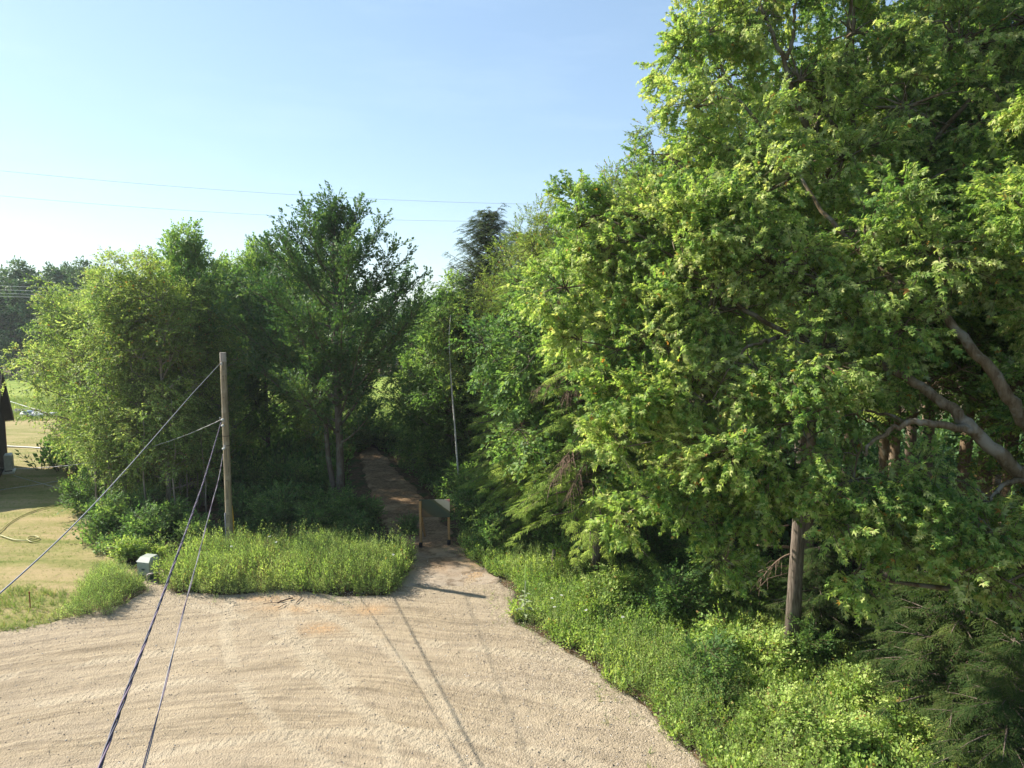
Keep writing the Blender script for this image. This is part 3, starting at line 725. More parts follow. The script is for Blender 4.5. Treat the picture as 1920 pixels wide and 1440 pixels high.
blobsA = BL([(1085, 425, 14.6, .85), (1190, 410, 14.4, 1.0), (1060, 540, 14.4, .75), (1160, 530, 14.2, 1.1), (1280, 450, 13.9, 1.25), (1090, 640, 14, .65), (1200, 640, 13.5, 1.05), (1330, 590, 13.2, 1.25),
             (1180, 745, 13, .75), (1290, 730, 12.8, 1.0), (1430, 710, 12.3, 1.1), (1165, 840, 12.9, .45), (1250, 850, 12.6, .8), (1360, 850, 12.3, .95), (1450, 850, 12, .7), (1490, 880, 12.2, .55), (1130, 470, 14, .8), (1400, 930, 12.1, .5), (1215, 935, 12.7, .5), (1300, 940, 12.4, .6),
             (1170, 965, 12.8, .35), (1375, 985, 12.1, .5), (1360, 1050, 12, .28), (1500, 790, 12, 1.0), (1540, 660, 12.3, 1.1), (1560, 540, 12.8, 1.2), (1450, 500, 13.2, 1.3),
             (1600, 900, 11.4, .75), (1560, 975, 11.3, .55), (1640, 990, 11, .6), (1600, 1080, 11, .42), (1700, 985, 10.8, .6), (1770, 1010, 10.6, .6), (1790, 1090, 10.5, .45), (1870, 1020, 10.3, .6), (1890, 1090, 10.2, .5), (1720, 900, 11.2, .55),
             (1690, 620, 12.2, .8), (1740, 480, 12, .9), (1640, 430, 12.8, 1.1), (1800, 520, 12, .55), (1950, 560, 12.4, .6), (1990, 690, 11.5, .6), (1960, 420, 11.5, 1.1), (1380, 400, 13.8, 1.2),
             (1600, 730, 12.6, .7), (2000, 950, 10.5, .8), (2050, 800, 11, 1.), (2080, 600, 11.5, 1.2), (2080, 380, 12, 1.4), (2100, 1050, 11, .8)])
blobsA += [(tA + np.array(o_), w_) for o_, w_ in (((-.3, .5, 10.5), 1.5), ((.3, .9, 12.6), 1.4), ((1.8, .6, 9), 1.7), ((1.5, 2.2, 11), 1.6), ((2.2, -.6, 7), 1.5), ((2.6, 1.8, 6), 1.4))]
big_maple('maple_tree', 'large spreading maple with thick bare limbs reaching in from the right edge over the bank', 11, tA, limbsA, blobsA)

tB = G(1668, 1130)
limbsB = [('trunk', [tB + (0, 0, -.2), At(1668, 1000, 20), At(1660, 800, 19), At(1652, 600, 17.8), At(1642, 480, 17), At(1645, 400, 16.6), At(1620, 300, 16.4)], .24, .12),
          ('branch', [At(1652, 560, 17.6), At(1632, 455, 17), At(1580, 380, 16.3), At(1525, 262, 16), At(1500, 215, 16), At(1480, 160, 16), At(1470, 110, 16), At(1445, 60, 16.2), At(1400, -60, 16.4)], .11, .03),
          ('branch', [At(1475, 112, 16), At(1490, 60, 16), At(1488, 10, 16.2), At(1500, -70, 16.4)], .05, .02),
          ('branch', [At(1525, 262, 16), At(1440, 260, 15.8), At(1415, 220, 15.7), At(1370, 170, 15.6), At(1345, 110, 15.8)], .06, .018),
          ('branch', [At(1620, 300, 16.4), At(1560, 230, 16.6), At(1535, 200, 16.4), At(1560, 145, 16.4), At(1600, 60, 16.4)], .06, .02),
          ('branch', [At(1620, 300, 16.4), At(1600, 240, 16.4), At(1585, 160, 16.5), At(1590, 40, 16.5), At(1620, -120, 17)], .07, .025),
          ('branch', [At(1652, 600, 17.8), At(1560, 520, 16.4), At(1460, 490, 15.6), At(1390, 470, 15.2), At(1300, 330, 15.2), At(1250, 290, 15.4)], .07, .02),
          ('branch', [At(1645, 400, 16.6), At(1740, 280, 15.6), At(1850, 150, 15), At(1900, 60, 15)], .08, .02)]
blobsB = BL([(1390, 290, 15.3, 1.25), (1305, 200, 15.7, 1.05), (1275, 110, 16, .7), (1330, 60, 16.2, .95), (1410, 50, 16.2, 1.2), (1500, 150, 15.8, 1.2), (1262, 300, 15.4, .85), (1600, 60, 16, 1.2), (1580, 300, 15, 1.2), (1700, 200, 15, 1.3),
             (1800, 80, 15, 1.4), (1900, 220, 14.4, 1.3), (1930, 40, 15, 1.3), (1480, 340, 15, 1.1), (1720, 350, 14.6, 1.1), (1850, 360, 14.2, 1.0), (1400, -60, 16.4, 1.4), (1550, -100, 16.6, 1.6), (1700, -60, 16.2, 1.5), (1850, -100, 16, 1.5), (1330, 370, 15.2, .9),
             (1470, 20, 17.6, 1.0), (1660, 90, 17.5, 1.2), (1350, 150, 17.4, 1.0), (1550, 220, 17.8, 1.1)])
big_maple('maple_tree', 'tall maple whose forked bare branches show against the sky at the top', 12, tB, limbsB, blobsB, dens=.75)

# ---------------------------------------------------------------- twin trunk maple in the middle
def central():
    bx = G(640, 950); root = broadleaf('twin_trunk_maple', 'maple in shade-darkened leaves with two slim grey trunks rising in narrow spires beside the track', 31, 14.1, 4.5, .19, base=.24, kind='mid', leaf='maple_leaf_shaded',
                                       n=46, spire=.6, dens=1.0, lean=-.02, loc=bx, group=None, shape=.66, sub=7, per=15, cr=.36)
    mb = MB(); r = np.random.default_rng(5)
    L = [G(633, 951), At(624, 905, 30.9), At(616, 860, 30.8), At(611, 800, 30.6), At(602, 755, 30.4), At(588, 700, 30.2), At(578, 665, 30)]
    mb.tube(np.array(L) - bx, [.15, .13, .12, .11, .10, .08, .06], 9, jit=.04, rng=r); mb.build('trunk', M['bark_grey'], root)
    for pts, ra in (([At(652, 742, 31), At(672, 730, 30.6), At(690, 724, 30.3), At(712, 732, 30)], .05), ([At(646, 750, 31), At(635, 725, 30.7), At(622, 700, 30.4), At(614, 682, 30.2)], .06),
                    ([At(602, 755, 30.4), At(590, 735, 30), At(575, 715, 29.6), At(560, 708, 29.4)], .045), ([At(606, 780, 30.5), At(590, 772, 30.2), At(572, 762, 30)], .04)):
        m2 = MB(); m2.tube(np.array(pts) - bx, np.linspace(ra, ra * .4, len(pts)), 6); m2.build('branch', M['bark_grey'], root)
central()

# ---------------------------------------------------------------- young trees left
YL = 'young trees in the belt left of the track'
yA = broadleaf('young_tree', 'leaning yellow green young tree at the outer left of the belt, boughs over the lawn', 41, 10.3, 2.5, .10, base=.20, kind='aspen', leaf='aspen_leaf', bark='bark_pale', n=34, dens=.50, lean=-.16, loc=G(190, 925), group=YL, shape=.8, per=17)
yB = broadleaf('young_tree', 'slender young tree with thin straight trunk, second from the lawn', 42, 11.3, 1.5, .08, base=.13, kind='aspen', leaf='aspen_leaf', bark='bark_pale', n=32, dens=.55, loc=G(237, 965), group=YL, shape=.75, spire=.25, per=17)
yC = broadleaf('young_tree', 'bushy olive young tree just left of the bare utility pole', 43, 11.2, 1.9, .10, base=.12, kind='aspen', leaf='olive_leaf', bark='bark_pale', n=34, dens=.62, loc=G(318, 968), group=YL, shape=.7, per=18)
yD = broadleaf('young_tree', 'tall pointed young tree standing highest above the olive ones', 44, 13.0, 2.6, .12, base=.12, kind='mid', leaf='bush_leaf', n=44, dens=.9, loc=G(362, 925), group=YL, shape=.62, spire=.5, per=15)
for src, lab, px, py, rz, sc in [
    (yB, 'pale young tree just right of the slender pair', 292, 948, .4, .98), (yA, 'upright young tree at the lawn edge right of the leaning one', 222, 905, -.3, .97),
    (yB, 'slim young tree between the olive tree and the pointed one', 343, 915, 5.4, 1.02), (yC, 'young tree close behind the leaning one', 165, 880, 3.3, .88), (yB, 'slim young tree left of the pole cables', 382, 945, 1.1, .90),
    (yB, 'thin young tree right beside the slender one at the lawn edge', 264, 962, 1.9, .93),
    (yB, 'young tree between the leaning one and the slender one', 208, 930, 3.3, .96),
    (yC, 'olive young tree directly behind the utility pole', 405, 935, 2.2, .92),
    (yA, 'pale young tree in the second row behind the leaning one', 215, 868, .3, 1.0),
    (yB, 'narrow young tree in the second row with its tip above the olive crown', 283, 890, 4.4, 1.07),
    (yC, 'round olive crown in the second row left of the pointed tree', 322, 870, 4.1, 1.04),
    (yD, 'dark pointed young tree in the second row behind the pole', 440, 885, 1.2, .92),
    (yD, 'spire topped tree between the pole and the twin trunk maple', 505, 872, 3.0, 1.01),
    (yB, 'pale tree at the far end of the belt above the lawn', 190, 830, 5.2, 1.05),
    (yC, 'olive tree in the back row behind the belt', 400, 850, 0.7, 1.1),
    (yD, 'back row tree just left of the twin trunk maple', 560, 850, 5.0, 1.0),
    (yD, 'dark tree hidden behind the twin trunk maple', 640, 838, 2.1, .96),
    (yC, 'olive tree over the far bend of the track', 668, 822, 1.9, .9),
    (yD, 'dark tree at the end of the track before the field', 655, 806, 1.9, .85),
    (yC, 'low olive tree behind the spires of the twin trunk maple', 590, 880, 3.9, .80)]:
    copy_tree(src, lab, G(px, py), rz, sc, YL)
# thin bare stems inside the belt
SPG = 'thin sapling stems under the young trees'
def sapling(seed, h):
    r = np.random.default_rng(seed); root = thing('sapling', 'x', 'sapling', (0, 0, 0), 0, SPG)
    k = 6; P = np.stack([np.cumsum(r.normal(0, .05, k)), np.cumsum(r.normal(0, .05, k)), np.linspace(-.1, h, k)], -1)
    m = MB(); m.tube(P, np.linspace(.05, .014, k), 6); m.build('trunk', M['bark_pale'], root)
    fo = Fol(seed)
    for j in range(9):
        a = along(P, .5 + .5 * j / 8); fo.blob(a + r.normal(0, .35, 3) * (1, 1, .3), .5, sub=14, per=10, cr=.3)
    link('crown', fo.mesh('sapling_crown', SP['aspen'], [M['aspen_leaf'], M['twig']]), root)
    return root
sa = sapling(61, 5.2); spots = [(186, 968, 'small sapling low at the lawn corner'), (213, 975, 'small sapling in front of the slender pair'), (272, 985, 'small sapling above the bright shrubs'), (330, 985, 'small sapling in front of the olive tree'), (390, 975, 'small sapling touching the utility pole'), (352, 960, 'sapling stem standing in the light left of the cables'), (196, 940, 'slender stem at the lawn side of the belt'), (244, 925, 'bare lower stem between the young trees'), (316, 935, 'bare stem close to the olive tree'), (166, 905, 'sapling stem nearest the lawn corner of the belt'), (176, 950, 'short sapling in front of the leaning tree'), (228, 905, 'sapling stem behind the slender pair of trees'), (250, 930, 'sapling stem between the slender pair'),
        (285, 950, 'sapling right of the slender pair of trees'), (300, 915, 'sapling stem behind the olive tree'), (342, 945, 'sapling between the olive tree and the pole'), (372, 955, 'sapling just left of the pole wires')]
for k, (px, py, lab) in enumerate(spots):
    if k == 0: sa.location = G(px, py).tolist(); sa['label'] = lab
    else: copy_tree(sa, lab, G(px, py), k * 1.7, .8 + .07 * (k % 4), SPG)

# ---------------------------------------------------------------- right of the track
RG = 'trees in the wood right of the track'
r1 = broadleaf('broadleaf_tree', 'light green tree filling the gap at the far end of the track', 51, 10.6, 3.0, .13, base=.12, kind='mid', leaf='bush_leaf', n=34, dens=.75, loc=G(850, 897), group=RG, shape=.7, spire=.2, per=16)
r2 = broadleaf('broadleaf_tree', 'olive green tree behind the hemlock', 52, 13.4, 3.0, .15, base=.12, kind='small', leaf='olive_leaf', n=36, dens=.85, loc=base_at(1015, 30), group=RG, shape=.6, spire=.35, per=17)
r3 = broadleaf('forest_tree', 'straight tree with orange tinged trunk standing deep in the wood at the right edge', 53, 19.0, 3.4, .20, base=.36, kind='mid', leaf='bush_leaf', bark='bark_orange', n=34, dens=.6, loc=base_at(1862, 17.5), group=RG, shape=.6, per=14)
for src, lab, px, Y, rz, sc in [
    (r2, 'tree right of the blue green fir on the skyline', 990, 36, 1.0, 1.06), (r2, 'tree filling the skyline between the fir and the maple', 1040, 33, 2.4, 1.08), (r1, 'tree at the left foot of the blue green fir', 868, 40, 3.4, 1.0), (r1, 'rounded green tree under the left tips of the big maple', 1090, 24, 2.0, 1.12), (r2, 'tall tree rising left of the upper maple boughs', 1140, 29, 3.1, 1.10),
    (r2, 'skyline tree with its top beside the upper maple', 1215, 27, 4.4, 1.22), (r1, 'small tree at the far bend of the track', 790, 44, 4.0, .92), (r1, 'tree behind the white birch stem', 900, 40, 5.1, 1.05),
    (r3, 'forest tree with trunk close behind the shaggy cedar trunk', 1528, 20.5, .6, .95), (r3, 'forest tree behind the forked branches of the tall maple', 1440, 25, 1.6, 1.0), (r3, 'trunk left of the orange tinged trunk', 1822, 19.5, 2.6, .96),
    (r3, 'trunk right of the orange tinged trunk at the right edge', 1905, 16.5, 3.9, .9), (r3, 'forest tree in the dark gap behind the big maple limbs', 1750, 24, 5.0, 1.05), (r3, 'forest tree behind the bank left of the cedar trunk', 1330, 26, 2.2, .95),
    (r3, 'forest tree in the back row at the far right', 1880, 27, 3.2, 1.1), (r3, 'forest tree in the back row behind the tall maple', 1600, 29, 4.6, 1.1), (r3, 'dark trunk between the cedar and the right edge', 1690, 18.0, 1.1, .85)]:
    copy_tree(src, lab, base_at(px, Y), rz, sc, RG)
for k, (x, Y, lab) in enumerate([(14.5, 15.5, 'forest tree just outside the right edge behind the big maple'), (18, 21, 'second forest tree outside the right edge'), (16, 27, 'forest tree in the second row near the right edge'), (23, 16, 'forest tree well outside the right edge'),
    (24, 26, 'forest tree in the outer right of the wood'), (21, 34, 'forest tree in the back row of the outer wood'), (31, 22, 'outermost forest tree on the right'), (32, 34, 'outer back row forest tree'), (13, 33, 'back row forest tree behind the forked trunks'), (9, 40, 'tree at the far side of the wood behind the hemlock'), (40, 26, 'last forest tree on the far right'), (27, 44, 'forest tree at the far back of the wood')]):
    copy_tree(r3 if k % 3 else r2, lab, (x, Y, 0), k * 1.37, 1.0 + .06 * (k % 4) if k % 3 else 1.3, RG)
CG = 'conifers in the wood right of the track'
conifer('fir_tree', 'dark blue green fir standing above its neighbours on the skyline', 71, 14.4, 4.6, .16, 'fir', 'fir_needle', whorls=62, per=9, droop=-.2, loc=base_at(917, 38), group=CG, base=.15, power=.58, open_=.15)
hm = conifer('hemlock_tree', 'hemlock with long drooping sprays hanging over the bank and grey dead twigs', 72, 10.3, 3.0, .15, 'frond', 'hemlock_needle', whorls=28, per=6, droop=.36, loc=base_at(1120, 22), group=CG, base=.20, power=.5)
ce = conifer('cedar_tree', 'dense dull green cedar beside the white birch stem', 73, 10.0, 1.9, .13, 'fir', 'hemlock_needle', whorls=44, per=7, droop=.25, loc=base_at(955, 27.5), group=CG, base=.05, power=.55)
copy_tree(ce, 'shorter cedar in front of the taller one near the signboard', base_at(985, 25.3), 1.3, .78, CG)
copy_tree(hm, 'second hemlock deeper in the wood behind the drooping one', base_at(1045, 26), 2.3, 1.1, CG)
yh = conifer('hemlock_sapling', 'young hemlock with needles darkened for shade at the bottom right corner', 74, 3.6, 1.9, .05, 'frond', 'fir_needle', whorls=16, per=6, droop=.15, loc=base_at(1835, 13.6), group=CG, base=.06, power=.7)
for lab, px, Y, rz, sc in [('young hemlock at the right edge behind the corner one', 1935, 15, 1.0, 1.05), ('low young hemlock left of the corner one in the shade', 1745, 15.6, 2.0, .75), ('small hemlock beside the shaggy cedar trunk', 1552, 17.6, 3.0, .70),
                           ('lowest young hemlock at the right edge of the bank', 1940, 12.0, 4.0, .75)]:
    copy_tree(yh, lab, base_at(px, Y), rz, sc, CG)
conifer('cedar_tree', 'cedar with a bare shaggy grey trunk standing on the sunny bank', 75, 14.5, 2.3, .205, 'frond', 'hemlock_needle', 'bark_cedar', whorls=22, per=5, droop=.2, loc=G(1483, 1228), group=CG, base=.44, power=.5)
def dead_spray(name, parent, a, b, n, L, seed, mt='dead_twig', fall=.5):
    r = np.random.default_rng(seed); m = MB(); a = np.asarray(a, float); b = np.asarray(b, float)
    B = bez(a, (a + b) / 2 + np.array([0, 0, .25]), b, 8); m.tube(B, np.linspace(.03, .008, 8), 5, cap=False)
    for k in range(n):
        t = .2 + .8 * r.random(); c = along(B, t); d = nrm(b - a + r.normal(0, .5, 3) * np.linalg.norm(b - a)); l = L * (.4 + .7 * r.random())
        e = c + d * l * .6 + np.array([0, 0, -l * fall * (.6 + .6 * r.random())])
        m.tube(bez(c, c + d * l * .4, e, 4), np.linspace(.008, .003, 4), 3, cap=False)
    return m.build(name, M[mt], parent)
ct = [o for o in bpy.data.objects if o.name.startswith('cedar_tree') and 'shaggy' in o.get('label', '')][0]
# dead drooping twigs on the hemlock, and bare twigs on the cedar trunk
cb_ = np.array(ct.location); cy0 = float(cb_[1])
for pts, ra in (([At(1478, 1026, cy0), At(1450, 1024, cy0 - .4), At(1420, 1022, cy0 - .7)], .035), ([At(1478, 985, cy0), At(1440, 992, cy0 - .3), At(1405, 1000, cy0 - .5)], .02), ([At(1476, 1062, cy0), At(1445, 1062, cy0 - .4), At(1415, 1075, cy0 - .6)], .014), ([At(1476, 1075, cy0), At(1440, 1085, cy0 - .4), At(1420, 1105, cy0 - .6)], .012)):
    m = MB(); m.tube(np.array(pts) - cb_, [ra, ra * .8, ra * .55], 6); m.build('dead_branch', M['dead_twig'], ct)
for k, (p, q) in enumerate([((1480, 960, 0), (1400, 950, -.8)), ((1480, 1040, 0), (1425, 1090, -.6)), ((1490, 930, 0), (1560, 960, -.5))]):
    dead_spray('dead_branch', ct, At(p[0], p[1], cy0) - cb_, At(q[0], q[1], cy0 + q[2]) - cb_, 16, .5, 95 + k)
hb = np.array(hm.location)
for k, (p, q) in enumerate([((1100, 840, 21.3), (1035, 905, 19.6)), ((1100, 825, 21.3), (1050, 870, 19.8)), ((1110, 850, 21), (1070, 925, 19.6)), ((1090, 700, 21.3), (1000, 735, 20.2)), ((1100, 720, 21.3), (1060, 745, 20))]):
    dead_spray('dead_branch', hm, At(*p) - hb, At(*q) - hb, 46, .75, 80 + k)
# white birch stem
bb = base_at(863, 30.6); br = thing('birch_tree', 'slim leaning white birch stem in front of the dark trees', 'tree', bb)
m = MB(); P = [bb + (0, 0, -.1), At(857, 860, 30.6), At(853, 800, 30.6), At(848, 740, 30.6), At(844, 680, 30.6), At(842, 630, 30.7), At(845, 590, 30.8)]
m.tube(np.array(P) - bb, [.045, .042, .038, .034, .03, .024, .012], 7); m.build('trunk', M['bark_birch'], br)
fo = Fol(91)
for k in range(11): fo.blob(At(842 + 14 * math.sin(k * 2), 570 + k * 15, 30.6 + .4 * math.cos(k * 3)) - bb, .45, sub=12, per=7, cr=.3)
link('crown', fo.mesh('birch_crown', SP['small'], [M['olive_leaf'], M['twig']]), br)

# ---------------------------------------------------------------- far trees
FG = 'distant trees beyond the field'
fa = broadleaf('distant_tree', 'x', 81, 15.5, 5.2, .3, base=.08, kind='far', leaf='far_leaf', n=34, dens=.5, loc=(0, 0, 0), group=FG, shape=.7, sub=4, per=10, cr=.9)
fb = broadleaf('distant_tree', 'x', 82, 14.5, 3.8, .3, base=.08, kind='far', leaf='far_leaf', n=34, dens=.55, loc=(0, 0, 0), group=FG, shape=.6, spire=.4, sub=4, per=10, cr=.8)
fl = [(fa, -10, 104, 1., 'distant tree farthest left, cut by the frame edge'), (fb, 22, 106, .95, 'distant tree on the skyline next to the left frame edge'), (fa, 50, 103, 1.1, 'rounded distant tree above the field'), (fb, 82, 108, 1.0, 'small distant tree right of the rounded one'),
      (fb, 108, 104, 1.13, 'pointed distant tree left of the belt'), (fb, 136, 110, 1.17, 'second pointed distant tree touching the belt'), (fa, 165, 106, 1.12, 'distant tree just behind the belt tip'), (fa, -60, 108, 1.0, 'distant tree outside the left frame'),
      (fb, 715, 112, .78, 'distant tree right of the central spires'), (fa, 762, 108, .72, 'low distant tree in the gap above the track'), (fb, 800, 110, .80, 'distant tree in the gap beside the light green tree'), (fa, 840, 106, .75, 'distant tree behind the fir'),
      (fa, 240, 112, 1.0, 'distant tree hidden behind the belt'), (fb, 330, 110, 1.0, 'another distant tree hidden behind the belt'), (fa, 440, 112, .95, 'distant tree hidden behind the pole'), (fb, 560, 110, .95, 'distant tree hidden behind the central maple')]
done = set()
for k, (src, px, Y, sc, lab) in enumerate(fl):
    loc = base_at(px, Y)
    if id(src) not in done:
        done.add(id(src)); src.location = loc.tolist(); src.scale = (sc,) * 3; src['label'] = lab
    else: copy_tree(src, lab, loc, k * 1.3, sc, FG)

# ---------------------------------------------------------------- shrubs
BG = 'leafy shrubs along the bank and under the trees'
def shrub(name, seed, h, w, kind, leaf, per=12, n=16):
    r = np.random.default_rng(seed); root = thing(name, 'x', 'shrub', (0, 0, 0), 0, BG); st = MB(); fo = Fol(seed)
    for k in range(n):
        az = r.random() * 6.28; q = w * r.random() ** .6; hh = h * (.45 + .55 * r.random()) * (1 - .45 * (q / w) ** 2)
        tip = np.array([math.cos(az) * q, math.sin(az) * q, hh])
        st.tube(bez((math.cos(az) * .08, math.sin(az) * .08, -.05), tip * (.6, .6, .7), tip, 4), [.012, .009, .006, .003], 4, cap=False)
        for t in (.45, .72, 1.0):
            c = bez((0, 0, 0), tip * (.6, .6, .7), tip, 5)[int(t * 4)]
            fo.cluster(c, .20, .13, per, np.array([math.cos(az), math.sin(az), .6]), r.random(), up=1.3)
    st.build('stems', M['twig'], root); link('foliage', fo.mesh(name + '_foliage', SP[kind], [M[leaf], M['twig']]), root)
    return root
sA = shrub('leafy_shrub', 201, 1.35, .75, 'sprig', 'bush_leaf', 9); sB = shrub('leafy_shrub', 202, 1.0, .7, 'sprig', 'fresh_leaf', 9); sC = shrub('leafy_shrub', 203, 1.7, .9, 'small', 'bush_leaf', 11, 20)
sD = shrub('grey_green_shrub', 204, 1.3, 1.0, 'small', 'hemlock_needle', 10, 22)
used = set()
def put(src, lab, px, py, sc=1., rz=None, Y=None):
    loc = G(px, py) if Y is None else base_at(px, Y); loc = loc - np.array([0, 0, .03]); rz = (px * 7.13 + py) % 6.28 if rz is None else rz
    if src.name not in used:
        used.add(src.name); src.location = loc.tolist(); src.scale = (sc,) * 3; src.rotation_euler = (0, 0, rz); src['label'] = lab; return src
    return copy_tree(src, lab, loc, rz, sc, BG)
for a in [
    (sC, 'tall shrub beside the track just right of the signboard', 905, 1000, 1.1), (sA, 'sunlit shrub at the corner where the track meets the bank', 925, 1035, .95), (sC, 'shrub with raised leafy tips behind the corner shrub', 955, 1010, 1.05), (sA, 'shrub behind the short stump post', 1040, 1040, 1.0),
    (sC, 'dark shrub against the wood right of the signboard', 900, 960, 1.2), (sB, 'pale shrub right of the stump post', 1075, 1075, 1.0), (sA, 'shrub under the tips of the drooping hemlock', 1110, 1035, 1.15), (sB, 'yellow green shrub in the middle of the bank', 1165, 1120, 1.0),
    (sA, 'shrub under the lowest maple sprays', 1215, 1060, 1.1), (sB, 'bright shrub above the lot edge bend', 1120, 1150, .9), (sA, 'shrub halfway down the bank', 1265, 1160, 1.0), (sC, 'shrub in half shade left of the cedar trunk', 1300, 1080, .95),
    (sD, 'grey green shrub with hanging sprays left of the cedar trunk', 1370, 1130, 1.0), (sD, 'second grey green shrub close to the cedar trunk', 1425, 1120, .85), (sB, 'bright shrub below the grey green ones', 1360, 1230, .95), (sB, 'yellow shrub in front of the cedar trunk', 1430, 1255, .85),
    (sA, 'shrub on the lower bank left of the cedar foot', 1330, 1300, .85), (sB, 'low shrub at the bottom of the bank', 1450, 1370, .8), (sB, 'yellow green shrub at the lower frame edge', 1560, 1400, .8), (sA, 'shrub beside the foot of the cedar', 1515, 1240, .75),
    (sB, 'shrub at the border of shade right of the cedar', 1600, 1310, .8), (sA, 'shaded shrub under the big maple', 1690, 1260, .8), (sC, 'dark shrub deep under the big maple', 1620, 1180, .75), (sC, 'shrub in the dark gap below the trunks', 1760, 1200, .8),
    (sB, 'shrub in patchy light near the corner hemlock', 1700, 1380, .75), (sA, 'maple leaved shrub at the very bottom right', 1850, 1425, .8), (sC, 'dark shrub along the right side of the track', 872, 930, 1.2), (sC, 'dark shrub farther along the right side of the track', 825, 885, 1.2),
    (sC, 'dark shrub at the foot of the white birch', 870, 905, 1.3), (sC, 'dark shrub at the far bend of the track', 790, 862, 1.2), (sC, 'shrub closing the far end of the track', 694, 834, 1.5), (sC, 'shrub left of the far end of the track', 665, 842, 1.5), (sC, 'shrub right of the far end of the track', 725, 838, 1.4), (sA, 'little shrub at the left foot of the signboard', 765, 1000, .55), (sC, 'dark shrub under the drooping hemlock', 1010, 985, 1.2), (sC, 'dark shrub at the foot of the cedar by the signboard', 955, 965, 1.2),
    (sA, 'shrub at the corner of the lawn below the belt', 200, 1005, 1.1), (sC, 'leafy shrub at the foot of the slender young trees', 250, 990, 1.05), (sA, 'bright shrub in front of the belt', 265, 1025, 1.0), (sB, 'low shrub above the green cabinet', 235, 1045, .8), (sB, 'shrub directly behind the green cabinet', 292, 1045, .7),
    (sC, 'shrub between the cabinet and the pole', 310, 1000, .95), (sA, 'shrub left of the pole base', 370, 1020, .8), (sC, 'shaded shrub right of the pole', 470, 975, 1.0), (sC, 'shaded shrub behind the tall weeds', 530, 985, 1.05), (sA, 'shaded shrub right of the yellow guard', 505, 1000, .9),
    (sC, 'shrub at the foot of the twin trunk maple', 610, 975, .95), (sA, 'shrub in front of the twin trunk maple', 650, 990, 1.1), (sC, 'shrub left of the track mouth', 682, 985, .8), (sA, 'shrub behind the right end of the tall weeds', 668, 1018, .85), (sA, 'shrub in the middle behind the tall weeds', 590, 1010, 1.0),
    (sC, 'dark shrub under the belt behind the pole', 450, 930, 1.2), (sC, 'dark shrub in the deep shade left of the maple trunks', 540, 930, 1.2), (sC, 'dark shrub in the shade just behind the maple trunks', 600, 925, 1.0), (sA, 'young shrub leaning on the left edge of the belt', 165, 960, 1.2), (sB, 'pale shrub under the leaning tree', 150, 930, 1.0)]:
    put(*a)

# ---------------------------------------------------------------- ground cover (uncountable)
def scatter(name, poly, dens, kind, leaf, label, seed, smin=.6, smax=1.1, lo=.35, hi=.95, z=0., dfn=None, tw='twig', sfn=None, twigm=None, zr=0.0):
    r = np.random.default_rng(seed); P = np.asarray([p[:2] for p in poly]); a, b_ = P.min(0), P.max(0)
    n = int(dens * (b_ - a).prod()); x = a[0] + r.random(n) * (b_ - a)[0]; y = a[1] + r.random(n) * (b_ - a)[1]
    d = sdf(x, y, P) + (fbm(x * 1.3, y * 1.3, seed) - .47) * 1.3 + (vnoise(x * 3.1, y * 3.1, seed + 2) - .5) * .3
    keep = d > 0
    dd = np.ones(n) if dfn is None else dfn(x, y)
    keep &= r.random(n) < dd
    x, y, d = x[keep], y[keep], d[keep]; n = len(x); zz = np.clip(.12 + d / 1.1, .12, 1) * np.clip(.35 + 1.3 * vnoise(x * .9 + 5, y * .9, seed + 31), .4, 1.25) * zr * r.random(n) ** .8 * (.55 + .75 * fbm(x * 1.6, y * 1.6, seed + 3)); an = r.random(n) * 6.28; el = lo + (hi - lo) * r.random(n)
    fo = Fol(seed + 1); clump = np.clip(fbm(x * .9, y * .9, seed + 5) * 1.6 - .3, 0, 1)
    sc = (smin + (smax - smin) * r.random(n)) * (.65 + .7 * fbm(x * 1.1, y * 1.1, seed + 9))
    if sfn is not None: sc = sc * sfn(x, y)
    fo.add(np.stack([x, y, z - .02 + zz], -1), np.stack([np.cos(an) * np.cos(el * 1.5708), np.sin(an) * np.cos(el * 1.5708), np.sin(el * 1.5708)], -1),
           np.stack([r.normal(0, .3, n), r.normal(0, .3, n), np.ones(n)], -1) + 0 * an[:, None], sc, clump)
    o = link(name, fo.mesh(name, SP[kind], [M[leaf], M['twig'] if twigm is None else M[twigm]])); o['kind'] = 'stuff'; o['label'] = label
    return o
SP['blade'] = []
for i in range(5):
    r_ = np.random.default_rng(300 + i); V0, Q0 = leaf_shape('blade'); n_ = 12
    dd_ = np.stack([r_.normal(0, .45, n_), np.ones(n_), r_.normal(0, .45, n_)], -1); Fm = frames(dd_, r_.normal(0, 1, (n_, 3)))
    V_ = np.stack([r_.normal(0, .08, n_), 0 * r_.random(n_), r_.normal(0, .08, n_)], -1)[:, None] + np.einsum('nij,vj->nvi', Fm, V0 * (.5, 1, 1)) * (.4 + .6 * r_.random(n_))[:, None, None]
    SP['blade'].append((V_.reshape(-1, 3), (Q0[None] + (np.arange(n_) * 6)[:, None, None]).reshape(-1, 4), np.repeat(np.arange(n_), 6), np.zeros(n_ * 2, int)))

